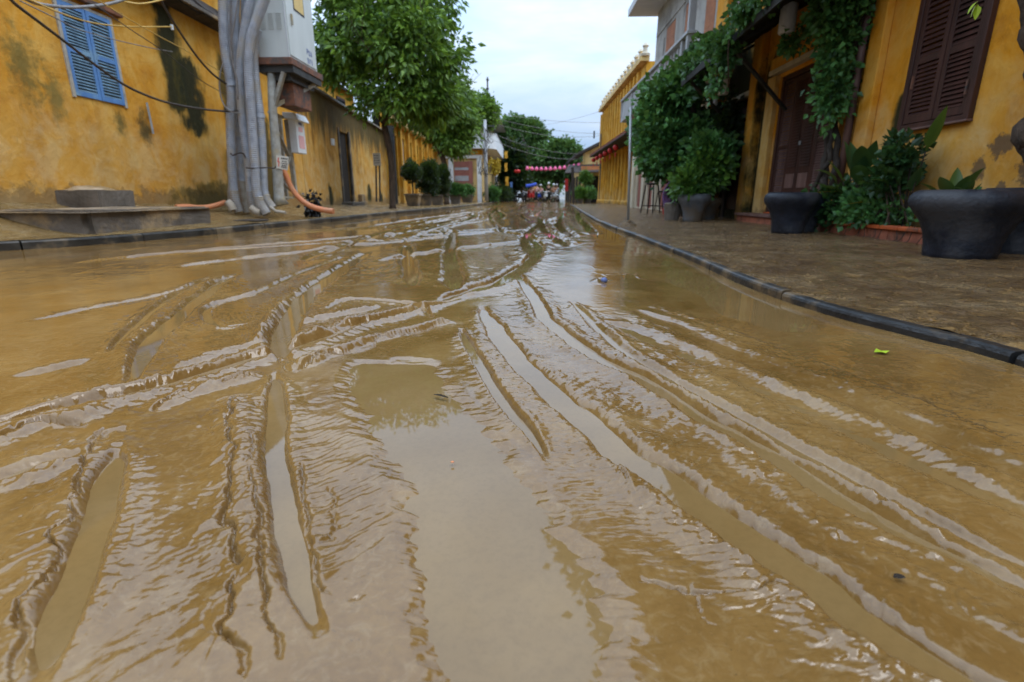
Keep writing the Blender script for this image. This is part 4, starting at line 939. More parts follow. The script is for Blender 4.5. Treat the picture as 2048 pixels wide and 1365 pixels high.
b.add(slab, [tuple(range(len(slab)))]); slab2 = [(x, y, 4.35) for x, y in pts]+[(-9.5, 60, 4.35)]; b.add(slab2, [tuple(range(len(slab2)))])
b.build('balcony', 'white', ch); MB().tube([(x, y, 5.32) for x, y in pts], .05, 6).build('balcony_rail', 'white', ch)
for k in range(3): MB().box(-8.2+k*1.5, -7.4+k*1.5, HY0-.05, HY0-.003, 4.6, 6.6).build('window', 'glass', ch)
for k in range(4): MB().box(HX1+.003, HX1+.05, 46+k*3.4, 47.2+k*3.4, 4.6, 6.6).build('window', 'glass', ch)
MB().box(-9.6, -3.6, HY0-.3, HY0-.02, 6.9, 7.4).build('cornice', 'white', ch)
MB().hexa([(-10, 43.2, 7.4), (-2.7, 43.2, 7.25), (-2.7, 60, 7.25), (-10, 60, 7.4), (-6, 45, 9.1), (-5.2, 45, 9.0), (-5.2, 60, 9.0), (-6, 60, 9.1)]).build('roof', 'greyw', ch)
an = empty('antenna_mast', (-3.6, 46, 9), 'dark antenna mast with round fittings above the corner house roof', 'antenna')
MB().tube([at_y(975, 245, 45), at_y(975, 155, 45)], .06, 8).build('mast', 'darksteel', an)
for v_, r in ((160, .12), (178, .13), (192, .22), (205, .12)): MB().sphere(at_y(975, v_, 45), (r, r, r*.8), 8, 6).build('fitting', 'darksteel', an)
up = empty('utility_pole', (-3.7, 40.5, 0), 'pale concrete utility pole with a tangle of wires in front of the corner house', 'pole')
MB().tube([at_y(973, 402, 40.5), at_y(970, 240, 40.5)], [.16, .11], 10).build('pole', 'greyw', up, smooth=True)
MB().bar(at_y(958, 253, 40.5), at_y(990, 252, 40.5), .09).build('crossarm', 'darksteel', up)
rndw = random.Random(2); b = MB()
for k in range(26):
    u0 = rndw.uniform(958, 975); v0 = rndw.uniform(248, 345); c = catmull([at_y(u0, v0, 40.3), at_y(u0+rndw.uniform(-6, 10), v0+rndw.uniform(8, 22), 40.2), at_y(u0+rndw.uniform(-5, 14), v0+rndw.uniform(-4, 14), 40.3)], 5); b.tube(c, .022, 4)
b.build('wire_tangle', 'cable', up)
# plants hanging on the corner house roof
tag(foliage('roof_garden', [at_y(955, 215, 43)+(1.5, 1.2, .8, 1), at_y(975, 230, 43)+(.7, 1, .8, .6), at_y(930, 225, 43)+(.9, .9, .6, .5)], 190, 55, .22, 'leafA', None, .3, .5, .3, .3), 'green plants spilling over the corner house roof edge', 'plants')
# narrow house and shop fronts further on the left
nh = empty('row_house', (-6, 66, 0), 'narrow white row house with yellow banners beyond the corner house', 'house')
MB().box(-9, -4.2, 60.1, 70, -.05, 7.6).build('wall', 'white', nh); MB().box(-4.2, -3.2, 60.6, 69.5, 4.5, 5.3).build('balcony', 'white', nh)
for k in range(3): MB().box(-4.19, -4.12, 61+k*3, 62.4+k*3, 0.1, 2.8).build('door', 'darkin', nh)
MB().box(-9.2, -3.6, 60.0, 70.2, 7.6, 7.9).build('roof', 'roofr', nh)
lh = empty('shop_house', (-6, 80, 0), 'dark low shop house under the far green trees on the left', 'house')
MB().box(-10, -3.7, 70.3, 95, -.05, 4.4).build('wall', 'wallYb', lh); tiled('roof', 'roof', lh, -2.9, 3.6, -7, 6.2, 70, 95)
for k in range(5): MB().box(-3.69, -3.6, 71+k*4.5, 73.8+k*4.5, 0, 2.9).build('door', 'darkin', lh)
for (u_, v_, w_, h_, Y, lab) in ((1012, 335, 5, 17, 50, 'yellow banner hanging below the white balcony'), (1012, 310, 6, 14, 50, 'yellow banner high beside the white balcony'), (1014, 363, 6, 18, 52, 'orange banner low beside the far shop fronts'), (1042, 372, 5, 18, 62, 'narrow yellow banner behind the dark tree trunks')):
    a = at_y(u_-w_/2, v_+h_/2, Y); c_ = at_y(u_+w_/2, v_-h_/2, Y); b = MB()
    for k in range(8):
        za = a[2]+(c_[2]-a[2])*k/8; zb = a[2]+(c_[2]-a[2])*(k+1)/8; y_ = Y+.03*sin(k*1.3)
        b.box(a[0]+.02*sin(k), c_[0]+.02*sin(k), y_, y_+.03, za, zb)
    tag(b.build('banner', 'yel', loc=(a[0], Y, a[2])), lab, 'banner')
tag(MB().box(*[at_y(1020, 388, 54)[0], at_y(1025, 388, 54)[0]], 54, 54.05, .3, 1.9).build('poster', 'bluep', loc=(0, 54, 1)), 'pale blue poster board leaning at the far left shop', 'poster')
tag(foliage('yellow_flowers', [at_y(987, 335, 43)+(.5, .3, .5, 1)], 40, 30, .14, 'leafyel', None, .15, .3, .5, .3), 'yellow flower garland under the curved balcony', 'flowers')
for (u_, v_, Y, s_, lab) in ((985, 390, 44, .55, 'green potted shrub under the curved balcony'), (1003, 388, 48, .8, 'dark hedge of pots at the far left corner'), (1012, 385, 53, .7, 'dark green bush before the far left shops')):
    p = at_y(u_, 398, Y); t = empty('potted_shrub', (p[0], Y, 0), lab, 'shrub')
    MB().lathe((p[0], Y, 0), [(.2, 0), (.3, .35), (.33, .38), (.28, .38)], 14).build('pot', 'potg', t); foliage('leaves', [(p[0], Y, .75, s_, s_, .55, 1)], 90, 50, .13, 'leafB' if 'green potted' in lab else 'leafD', t, .18, .1, .35, .2)
# ---- far trees
FT = [('tall rounded green tree filling the gap at the left end of the street', (1030, 395, 62), [(1035, 262, 32, 26), (1060, 275, 32, 28), (1020, 285, 20, 26), (1045, 310, 34, 22), (1065, 300, 26, 22)], 330, 'leafF', 2),
      ('broad green tree arching over the street on the far right', (1114, 397, 60), [(1120, 305, 26, 16), (1095, 318, 26, 15), (1140, 312, 14, 14), (1110, 335, 22, 14), (1135, 338, 20, 16), (1085, 335, 18, 10)], 300, 'leafF', 5),
      ('dark leafy tree standing behind the curved balcony', (1024, 397, 56), [(1020, 345, 14, 28), (1035, 345, 16, 30), (1028, 310, 14, 20)], 170, 'leafD', 7),
      ('dim tree closing the street behind the crowd', (1080, 390, 95), [(1075, 362, 26, 20), (1100, 368, 20, 18), (1060, 352, 20, 18)], 200, 'leafF', 8),
      ('pale green tree right at the end of the road', (1065, 388, 110), [(1078, 375, 18, 12), (1092, 380, 16, 10)], 120, 'leafY', 12)]
for lab, (u0, v0, Y), els, ncl, ml, sd_ in FT:
    base = at_y(u0, v0, Y); k = Y/1060
    E_ = [at_y(a, b_, Y)+(c*k, c*k, d*k, c*d) for (a, b_, c, d) in els]
    tc_ = E_[0]; tree('far_tree', (base[0], Y, 0), [(base[0], Y, -.1), (base[0]-.1, Y, 1.3), ((base[0]*.7+tc_[0]*.3), Y, 2.7)], .3, [((-.6, 0, 1), 2.6), ((.6, 0, 1), 2.6), ((0, .5, 1), 2.4)], E_, ncl, 60, .34*Y/60, ml, lab, .5*Y/60, 1, sd_, 'barkd', .3, .4, 'trees at the far end of the street', .35)
# ================================================================== RIGHT SIDE
XR = 4.5
rh = empty('ochre_house', (7, 7, 0), 'deep ochre house on the right with brown louvred shutters, double door and vines', 'house')
HR = [(5.84, 6.75, 1.36, 3.62), (8.36, 10.26, .26, 2.60), (11.55, 12.65, .26, 2.45)]
wallwith('wall', 'wallR', rh, XR, XR+.3, -4, 14.0, -.05, 6.9, HR)
MB().box(XR+.3, XR+8, 13.72, 13.98, -.05, 6.9).build('side_wall', 'wallR', rh)
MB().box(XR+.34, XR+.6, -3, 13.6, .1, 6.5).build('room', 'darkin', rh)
tiled('roof', 'roof', rh, XR-.75, 6.75, XR+4, 8.6, -4, 14.2)
MB().box(XR-.5, XR-.003, -4, 14.0, 6.55, 6.72).build('eave_board', 'brownw', rh)
# window with two leaves
wn = MB().box(XR-.06, XR+.05, 5.77, 5.84, 1.31, 3.70).box(XR-.06, XR+.05, 6.75, 6.82, 1.31, 3.70).box(XR-.055, XR+.05, 5.84, 6.75, 1.31, 1.36).build('window', 'brownw', rh, bev=.006)
MB().box(XR-.075, XR+.05, 5.765, 6.825, 1.285, 1.309).build('sill', 'brownl', wn, bev=.006)
shutter(wn, XR-.005, 5.845, 6.29, 1.37, 3.60, -1, 'brownw', 'brownw', 12, 26, rail=.06, mid=.30)
shutter(wn, XR-.010, 6.30, 6.745, 1.37, 3.60, -1, 'brownw', 'brownw', 12, 26, rail=.06, mid=.30)
for (yy, zz) in ((5.87, 1.55), (5.87, 3.2), (6.70, 1.75), (6.70, 3.2)): MB().bar((XR-.055, yy, zz), (XR-.055, yy, zz+.14), .02).build('bolt', 'rust', wn)
# double door: louvred leaves over panelled feet
dr = MB().box(XR+.02, XR+.10, 8.36, 8.44, .26, 2.60).box(XR+.02, XR+.10, 10.18, 10.26, .26, 2.60).box(XR+.02, XR+.10, 8.44, 10.18, 2.52, 2.60).build('door', 'brownw', rh, bev=.005)
for k in range(4):
    ya = 8.45+k*.4325; yb = ya+.425
    if k in (0, 3): shutter(dr, XR+.08, ya, yb, .28, 2.51, -1, 'brownw', 'brownl', 26, 26, rail=.05, mid=.5, name='side_leaf')
    else:
        lf = MB().box(XR+.045, XR+.085, ya, yb, .28, 2.51).build('leaf', 'brownw', dr, bev=.004)
        for (za, zb) in ((.36, .60), (.68, .92)):
            MB().box(XR+.030, XR+.044, ya+.06, yb-.06, za, zb).build('panel', 'brownl', lf, bev=.008)
        sl = MB()
        for j in range(30): zc = 1.04+j*.047; sl.hexa([(XR+.044, ya+.06, zc), (XR+.026, ya+.06, zc-.012), (XR+.026, yb-.06, zc-.012), (XR+.044, yb-.06, zc), (XR+.044, ya+.06, zc+.02), (XR+.030, ya+.06, zc+.004), (XR+.030, yb-.06, zc+.004), (XR+.044, yb-.06, zc+.02)])
        sl.build('slats', 'brownw', lf)
MB().box(XR+.015, XR+.03, 9.28, 9.34, 1.38, 1.44).build('handle', 'galv', dr)
lt = MB().box(XR-.14, XR-.003, 8.2, 10.5, 2.66, 2.74).build('door_lintel', 'cream', rh, bev=.01)
MB().box(XR-.10, XR-.002, 8.1, 10.6, 2.745, 2.95).build('cornice', 'wallR', rh, bev=.02)
MB().box(XR-.09, XR-.002, 10.30, 10.62, .1, 2.64).build('pilaster', 'pilR', rh, bev=.01)
MB().box(XR-.07, XR-.002, 8.06, 8.28, .1, 2.64).build('pilaster', 'pilR', rh, bev=.01)
MB().box(XR-.10, XR-.001, 7.35, 7.62, .1, 6.5).build('pilaster', 'wallR', rh, bev=.015)
MB().tube([(XR-.12, 7.72, .2), (XR-.12, 7.72, 5)], .05, 10).build('downpipe', 'brownl', rh, smooth=True)
MB().box(XR-.12, XR-.002, 11.2, 13.0, 2.5, 2.6).build('door_lintel', 'cream', rh, bev=.01)
MB().box(XR+.1, XR+.16, 11.55, 12.65, .26, 2.45).build('door', 'brownw', rh)
MB().box(XR-.14, XR-.002, 10.95, 11.35, 0, 6.4).build('pilaster', 'wallR', rh, bev=.02)
MB().box(XR-.12, XR-.002, 13.2, 13.9, 0, 6.4).build('pilaster', 'wallR', rh, bev=.02)
b = MB().box(XR-.42, XR-.003, 8.2, 10.5, .02, .19); b.build('door_step', 'tilebr', rh, bev=.012)
MB().box(XR-.46, XR-.001, 8.16, 10.54, .192, .235).build('step_top', 'brownl', rh, bev=.008)
MB().box(XR-.003-.02, XR+.3, 8.38, 10.24, .18, .262).build('threshold', 'tileor', rh)
# upper storey shutters, out of frame but mirrored in the mud
for ya in (2.2, 5.6, 8.9, 11.9):
    w_ = MB().box(XR-.03, XR-.002, ya, ya+1.2, 4.3, 6.1).build('window', 'brownw', rh); MB().box(XR-.04, XR-.031, ya+.1, ya+.56, 4.4, 6.0).box(XR-.04, XR-.031, ya+.64, ya+1.1, 4.4, 6.0).build('leaf', 'brownl', w_)
# awning
aw = empty('awning', (3.9, 9, 2.9), 'black sloping awning on iron struts above the double door', 'awning')
b = MB(); n = 48
for i in range(n):
    ya = 7.0+4.7*i/n; yb = ya+4.7/n; w0 = .02*(i % 2)
    za = 2.80+(11.6-ya)*.035
    b.hexa([(3.12, ya, za+w0), (XR-.01, ya, za+.72+w0), (XR-.01, yb, za+.72+w0), (3.12, yb, za+w0), (3.12, ya, za+.025+w0), (XR-.01, ya, za+.75+w0), (XR-.01, yb, za+.75+w0), (3.12, yb, za+.025+w0)])
b.build('sheet', 'awn', aw)
MB().hexa([(3.10, 7.0, 2.90), (3.13, 7.0, 2.90), (3.13, 11.7, 2.72), (3.10, 11.7, 2.72), (3.10, 7.0, 3.0), (3.13, 7.0, 3.0), (3.13, 11.7, 2.84), (3.10, 11.7, 2.84)]).build('fascia', 'awn', aw)
for yy in (9.3, 11.5):
    z_ = 2.78+(11.6-yy)*.035
    MB().bar((3.2, yy, z_), (XR-.02, yy, z_+.68), .05).build('rafter', 'darksteel', aw); MB().bar((3.25, yy, z_-.02), (XR-.02, yy+.6, z_-.85), .05).build('strut', 'darksteel', aw)
MB().box(XR-.05, XR-.02, 12.05, 12.12, 1.6, 2.05).build('bracket', 'darksteel', aw)
for (u_, v0, v1, Y, r, lab) in ((1580, 8, 68, 8.6, .115, 'white cylindrical paper lantern hanging above the double door'), (1450, 148, 190, 11.3, .10, 'white cylindrical paper lantern under the far end of the black awning'), (1432, 193, 219, 12.2, .05, 'thin white tube lantern beside the awning strut')):
    a = Vector(at_y(u_, v0, Y)); c_ = Vector(at_y(u_, v1, Y)); t = empty('lantern', a, lab, 'lantern', 'white tube lanterns under the awning')
    h_ = a.z-c_.z; MB().lathe((a.x, Y, c_.z), [(r*.9, 0), (r, .02), (r, h_*.5), (r, h_-.02), (r*.9, h_)], 20).build('shade', 'lamp', t, smooth=True)
    MB().tube([(a.x, Y, a.z), (a.x, Y, a.z+.3)], .008, 6).build('cord', 'cable', t)
# brick planter ledge
pb = empty('planter_bed', (4.25, 6.4, 0), 'low planter bed edged with orange clay coping under the brown window', 'planter bed')
b = MB(); r_ = random.Random(4); y = 4.9
while y < 7.3:
    b.box(4.02+r_.uniform(-.004, .004), 4.10, y, min(y+.115, 7.38), .02, .185); y += .12
b.build('tile_face', 'tilebr', pb, bev=.004)
MB().box(4.105, XR-.002, 4.9, 7.38, .0, .20).build('soil', 'soil', pb)
b = MB(); y = 4.88
while y < 7.35: b.box(3.985, 4.12, y, min(y+.30, 7.41), .187, .232); y += .305
b.build('coping', 'tileor', pb, bev=.01)
MB().box(4.03, XR-.003, 7.381, 7.46, .0, .19).build('end_face', 'tilebr', pb)
# big clay pots
POT = [(.195, 0), (.212, .012), (.218, .05), (.222, .11), (.240, .20), (.275, .29), (.325, .365), (.352, .41), (.362, .45), (.355, .49), (.335, .52), (.305, .538), (.285, .535), (.272, .51), (.262, .46), (.02, .45)]
def clay_pot(x, y, s, sz, lab, m='pot', group='large clay pots on the right pavement', prof=POT):
    z = zr(x, y)-.012; t = empty('clay_pot', (x, y, z), lab, 'pot', group)
    MB().lathe((x, y, z), [(r*s, h*sz) for r, h in prof[:-1]], 48, .006).build('pot', m, t, smooth=True)
    MB().lathe((x, y, z), [(.262*s, .455*sz), (.02, .47*sz)], 24).build('soil', 'soil', t); return z+.46*sz
z1 = clay_pot(3.52, 4.34, 1.12, 1.0, 'largest blue-black clay pot in front of the planter bed, nearest the right edge')
z1b = clay_pot(4.15, 4.60, .80, 1.02, 'blue-black clay pot half hidden behind the largest pot at the right edge')
z2 = clay_pot(3.47, 7.14, .92, 1.0, 'blue-black clay pot standing in front of the double door')
z2b = clay_pot(3.80, 7.40, .75, .95, 'dark clay pot tucked behind the one before the double door')
z3 = clay_pot(3.28, 10.68, .88, 1.0, 'grey clay pot holding green plants at the foot of the big bush', 'potg')
z3b = clay_pot(3.78, 11.4, .80, .85, 'pale grey pot behind the grey one under the bush', 'potg')
tag(MB().lathe((2.95, 11.0, .06), [(.14, 0), (.17, .2), (.18, .34), (.14, .36)], 16, .03).build('broken_jar', 'conc', loc=(2.95, 11, .06)), 'small broken brown jar left of the grey plant pot', 'jar')
# broad leaves
def broadleaf(b, p, d, L, W, bend=.5, n=9):
    d = Vector(d).normalized(); up = Vector((0, 0, 1)); s = d.cross(up)
    if s.length < .1: s = Vector((0, 1, 0))
    s.normalize(); P = Vector(p); o = len(b.v)
    for i in range(n+1):
        t = i/n; wv = W*(sin(pi*min(1, t*1.02)**.72)**.8)*(1 if t > .12 else .35)+.002; nrm = s.cross(d).normalized()
        b.v += [tuple(P-s*wv+nrm*wv*.35), tuple(P), tuple(P+s*wv+nrm*wv*.35)]
        P = P+d*L/n; d = (d-up*bend/n*(.4+t)).normalized()
    for i in range(n):
        for k in range(2): a = o+i*3+k; b.f.append((a, a+1, a+4, a+3))
def broad_plant(name, base, leaves, m, lab, stem=True, cat='plant', group=None):
    t = empty(name, base, lab, cat, group)
    for k, (dx, dy, dz, L, W, bend, h) in enumerate(leaves):
        b = MB(); p0 = Vector(base); p1 = p0+Vector((dx*h*.35, dy*h*.35, h))
        broadleaf(b, p1, (dx, dy, dz), L, W, bend); b.build('leaf', m if not (k % 5 == 4) else 'bigleafl', t, smooth=True)
        MB().tube([p0, p0.lerp(p1, .5)+Vector((0, 0, .02)), p1], .007, 5).build('stalk', 'barkd', t)
    return t
rb = random.Random(12)
def rleaves(n, L, W, up=(.5, 1.4), h=(.1, .5), bias=(-.5, -.2)):
    return [(rb.uniform(-1, 1)+bias[0], rb.uniform(-1, 1)+bias[1], rb.uniform(*up), L*rb.uniform(.7, 1.2), W*rb.uniform(.7, 1.2), rb.uniform(.3, 1.4), rb.uniform(*h)) for _ in range(n)]
PB = 'leafy plants in the bed under the brown window'
broad_plant('broadleaf_plant', (4.2, 6.05, .2), rleaves(9, .30, .050, h=(.3, .7))+[(-.18, -.75, 1.25, .48, .060, .1, .80)], 'bigleaf', 'broad-leaved plant with one tall pale leaf reaching over the window sill', group=PB)
broad_plant('broadleaf_plant', (4.2, 6.95, .2), rleaves(14, .42, .080, up=(1.0, 2.4), h=(.3, .66)), 'bigleaf', 'broad-leaved plant with upright pointed leaves left of the bushy one', group=PB)
broad_plant('broadleaf_plant', (4.2, 7.25, .2), rleaves(9, .34, .05, up=(.3, 1.3), h=(.1, .4)), 'bigleaf', 'droopy broad-leaved plant at the door end of the planter bed', group=PB)
broad_plant('broadleaf_plant', (4.25, 5.45, .2), rleaves(8, .30, .065, up=(.8, 1.8), h=(.12, .38)), 'bigleaf', 'grey-green broad-leaved plant just left of the largest pot', group=PB)
broad_plant('seedling', (3.52, 4.34, z1), rleaves(5, .13, .028, up=(.4, 1.), h=(.0, .03)), 'bigleaf', 'small seedling in the largest clay pot')
for (E_, n_, s_, lab) in (([(4.15, 6.25, .98, .16, .26, .20, 1), (4.15, 6.3, .72, .20, .30, .22, 1)], 24, .085, 'dense round-leaved bush in the middle of the planter bed'), ([(4.1, 6.5, .40, .18, .6, .13, 1)], 40, .07, 'low tangled greenery along the orange coping'), ([(4.1, 7.2, .45, .22, .35, .25, 1)], 30, .08, 'small dark shrub between the pot and the planter bed')):
    e = E_[0]; t = empty('shrub', (e[0], e[1], .2), lab, 'shrub', PB); foliage('leaves', E_, n_, 34, s_, 'leafM' if s_ != .07 else 'leafB', t, .10, .1, .45, .3)
    b = MB()
    for k in range(7): b.tube([(e[0]+rb.uniform(-.15, .1), e[1]+rb.uniform(-.4, .4), .18), (e[0]+rb.uniform(-.15, .1), e[1]+rb.uniform(-.3, .3), e[2])], .008, 5)
    b.build('stems', 'bark', t)
b = MB(); p = (3.95, 7.1, .64); broadleaf(b, (4.1, 7.0, .60), (-.9, .35, .02), .42, .028, .15); tag(b.build('yellow_leaf', 'leafyel', loc=(4.1, 7, .6)), 'long yellowed leaf pointing towards the double door', 'leaf')
b = MB(); broadleaf(b, (4.0, 6.3, .48), (-.7, .5, .0), .30, .025, .5); tag(b.build('yellow_leaf', 'leafyel', loc=(4., 6.3, .48)), 'shorter yellow-green leaf low in the planter bed', 'leaf')
r_ = random.Random(9); hr_ = empty('hanging_roots', (4.03, 6.2, .24), 'thin dark roots hanging over the orange planter edge', 'roots')
for k in range(14):
    b = MB(); y = r_.uniform(5.2, 7.3); b.tube(catmull([(4.05, y, .25), (4.0, y+r_.uniform(-.04, .04), .20), (3.975, y+r_.uniform(-.06, .06), .10), (3.96, y+r_.uniform(-.09, .09), .06)], 3), .0045, 4).build('root', 'barkd', hr_)
tag(mound('plastic_bag', 'bluebag', 4.20, 5.38, .215, .13, .20, .07, 'crumpled blue plastic bag lying in the planter bed', 'bag', 33, 24), None)
# wall vine with twisted trunk
vt = empty('climbing_vine', (4.2, 8.0, .2), 'twisted climbing vine with hanging green sprays beside the double door', 'vine')
for (pts, r) in (([(4.25, 7.55, .2), (4.22, 7.8, .7), (4.3, 8.02, 1.2), (4.25, 7.88, 1.8), (4.3, 8.0, 2.6), (4.25, 7.8, 3.6), (4.2, 7.7, 4.6)], .055), ([(4.3, 7.9, .2), (4.25, 7.65, .8), (4.32, 7.85, 1.3), (4.3, 8.1, 2.0), (4.25, 7.9, 2.9), (4.3, 8.1, 4.2)], .045), ([(4.2, 7.6, .2), (4.15, 7.95, .6), (4.2, 7.75, 1.05), (4.28, 7.95, 1.6), (4.3, 7.75, 2.4), (4.3, 7.6, 4.)], .03)):
    c = catmull(pts, 8); MB().tube([p+Vector((.012*sin(i*1.3), .012*cos(i), 0)) for i, p in enumerate(c)], r, 9).build('stem', 'barkd', vt, smooth=True)
foliage('leaves', [(4.15, 7.95, 3.3, .28, .45, .75, 2.4), (4.15, 7.85, 2.45, .20, .22, .50, 1.2), (4.12, 7.75, 1.9, .13, .15, .35, .7), (4.0, 7.8, 2.9, .25, .3, .4, 1), (4.1, 7.25, 3.35, .3, .4, .35, 1.1), (4.1, 6.7, 3.6, .3, .5, .3, .6)], 210, 36, .085, 'leafB', vt, .13, .35, .42, .1)
# creeper over the awning: two plants
cv = empty('creeper', (3.3, 12.6, .1), 'huge green creeper bushing out below the balcony at the end of the awning', 'creeper')
MB().tube(catmull([(3.6, 12.4, .1), (3.55, 12.5, .9), (3.7, 12.4, 1.6), (3.5, 12.3, 2.6)], 6), .08, 9).build('stem', 'barkd', cv, smooth=True)
foliage('leaves', [(3.25, 13.0, 2.65, .58, 1.1, .58, 3), (3.05, 13.0, 2.0, .48, 1.0, .52, 2.2), (3.45, 13.0, 3.10, .35, .9, .25, 1.3), (3.2, 12.8, 1.55, .55, .8, .40, 1.2), (3.7, 12.3, 1.7, .5, .6, .6, 1), (3.95, 12.4, 3.55, .35, .8, .15, .7), (2.85, 13.1, 2.4, .28, .7, .4, .7), (3.1, 12.9, 1.25, .3, .5, .22, .5)], 330, 56, .125, 'leafB', cv, .17, .3, .48, .35)
dk = empty('creeper', (4.1, 12.3, .1), 'dark ivy hanging in deep shade between the awning strut and the far door', 'creeper')
foliage('leaves', [(4.15, 11.9, 1.7, .28, .5, .8, 2), (4.2, 13.1, 1.5, .3, .6, 1.1, 2), (3.8, 12.6, .9, .4, .6, .45, 1.5)], 190, 46, .11, 'leafD', dk, .15, .5, .42, .1)
MB().tube([(4.3, 11.9, .1), (4.25, 11.9, 2.5)], .04, 7).build('stem', 'barkd', dk)
av = empty('creeper', (3.15, 8.8, 2.9), 'loose creeper strands trailing over the front edge of the black awning', 'creeper')
foliage('leaves', [(3.14, 11.3, 3.0, .10, .4, .08, .6), (3.05, 9.6, 2.95, .10, .35, .12, .8), (3.05, 9.05, 2.75, .08, .16, .26, .9), (3.03, 8.5, 3.05, .10, .3, .14, .8), (3.02, 9.25, 2.35, .06, .10, .20, .35), (3.1, 7.8, 3.15, .12, .4, .10, .7), (3.9, 8.6, 2.75, .14, .3, .12, .45), (3.6, 8.4, 3.6, .5, 1.5, .15, 1.2)], 150, 24, .075, 'leafB', av, .10, .45, .5, .1)
for (pts) in ([(3.05, 8.9, 3.2), (3.0, 8.8, 2.7), (3.1, 8.95, 2.35), (3.2, 9.2, 2.2)], [(3.05, 9.4, 3.2), (3.0, 9.3, 2.7), (3.05, 9.25, 2.2)]): MB().tube(catmull(pts, 6), .010, 5).build('strand', 'bark', av)
# plants in the grey pot
pp = empty('potted_plant', (3.28, 10.68, z3), 'mixed green plants growing out of the grey clay pot', 'plant')
foliage('leaves', [(3.2, 10.7, z3+.22, .32, .3, .2, 1), (3.55, 10.9, z3+.5, .4, .35, .3, 1.2), (3.35, 10.9, z3+.35, .3, .3, .25, .8)], 85, 38, .115, 'leafY', pp, .13, .1, .35, .2)
foliage('back_leaves', [(3.7, 11.2, z3+.75, .4, .4, .4, 1)], 60, 40, .14, 'leafB', pp, .15, .2, .4, .2)
b = MB()
for k in range(9): broadleaf(b, (3.28+rb.uniform(-.1, .1), 10.68, z3), (rb.uniform(-1, .6), rb.uniform(-.6, .3), rb.uniform(.6, 1.4)), rb.uniform(.25, .4), .02, .9)
b.build('grass_blades', 'bigleafl', pp, smooth=True)
# trunk leaning in at the right edge
et = empty('leaning_tree', (4.42, 4.12, .06), 'mottled leaning tree trunk entering at the right edge beside the largest pots', 'tree')
c = catmull([(4.42, 4.12, .02), (4.40, 4.25, .45), (4.33, 4.6, .82), (4.19, 4.72, 1.02), (4.30, 4.75, 1.26), (4.20, 4.75, 1.5), (4.06, 4.75, 1.8), (3.95, 4.75, 2.15), (3.80, 4.8, 2.9), (3.7, 4.8, 3.6), (3.5, 5.0, 4.6), (3.2, 5.6, 5.7)], 8)
MB().tube([p+Vector((.012*sin(i*.9), .01*cos(i*1.7), 0)) for i, p in enumerate(c)], [.13-.05*i/len(c)+.010*sin(i*.8) for i in range(len(c))], 14).build('trunk', 'bark', et, smooth=True)
foliage('crown', [(3.0, 4.2, 6.5, 1.2, 1.7, .7, 1.3), (2.7, 6.6, 6.5, 1.5, 1.8, .7, 2), (2.1, 9.2, 6.5, 1.5, 1.8, .6, 2), (3.2, 8.5, 6.7, 1.5, 2.0, .6, 1.3)], 520, 50, .17, 'leafM', et, .26, .4, .35, .0)
for (p0, p1, p2) in (((3.3, 5.4, 5.4), (2.9, 6.6, 6.1), (2.3, 8.6, 6.5)), ((3.4, 5.2, 5.0), (3.1, 4.6, 5.9), (2.8, 3.8, 6.5)), ((3.3, 5.5, 5.5), (3.3, 8., 6.3), (3.2, 10.5, 6.8))): MB().tube(catmull([p0, p1, p2], 5), .05, 7).build('limb', 'bark', et, smooth=True)
b = MB()
for k in range(3): broadleaf(b, at_y(1956, 2+k*4, 4.6), (-.5+k*.3, .1, -.8), .10, .022, .3)
tag(b.build('leaf_sprig', 'leafgr', loc=at_y(1956, 0, 4.6)), 'small green sprig hanging over the top of the brown shutters', 'leaf')
# ---- balcony house
gh = empty('balcony_house', (7, 18, 0), 'grey plastered two-storey house with a long balcony and faded orange shutters', 'house')
XB = 4.5
wallwith('wall', 'cream', gh, XB, XB+.3, 14.05, 24.0, -.05, 3.5, [(15.0, 16.2, .1, 2.7), (17.4, 18.6, .1, 2.7), (19.6, 20.6, .1, 2.7), (21.6, 22.6, .1, 2.7)])
for (ya, yb) in ((15.0, 16.2), (17.4, 18.6), (19.6, 20.6), (21.6, 22.6)):
    f = MB().box(XB+.06, XB+.12, ya, yb, .1, 2.7).build('door', 'pink', gh); b = MB()
    for j in range(26): b.box(XB+.035, XB+.059, ya+.06, yb-.06, .2+j*.094, .2+j*.094+.05)
    b.build('slats', 'pink', f)
for ya in (16.5, 18.85, 20.85, 22.9): MB().box(XB-.12, XB-.002, ya, ya+.42, 0, 3.35).build('pilaster', 'cream', gh, bev=.015)
wallwith('upper_wall', 'wallG', gh, XB, XB+.3, 14.05, 20.8, 3.5, 7.3, [(14.4, 15.2, 3.6, 5.9), (16.1, 17.1, 3.6, 5.9), (18.2, 19.3, 3.6, 5.9)])
for (ya, yb) in ((14.4, 15.2), (16.1, 17.1), (18.2, 19.3)):
    f = MB().box(XB+.02, XB+.06, ya, yb, 3.6, 5.9).build('shutter', 'orshut', gh); b = MB()
    for j in range(9): yy = ya+.03+(yb-ya-.06)*j/9; b.box(XB-.01, XB+.019, yy, yy+(yb-ya)/9*.55, 3.66, 5.84)
    b.build('battens', 'orshut', f)
MB().box(XB-.03, XB-.001, 17.2, 20.7, 6.0, 6.15).box(XB-.03, XB-.001, 19.5, 20.5, 4.5, 5.7).build('panel_moulding', 'wallG', gh)
MB().box(XB+.3, XB+6, 20.55, 20.79, 3.5, 7.3).build('side_wall', 'wallG', gh)
MB().box(XB+.32, XB+.6, 14.1, 20.5, .1, 6.9).build('room', 'darkin', gh)
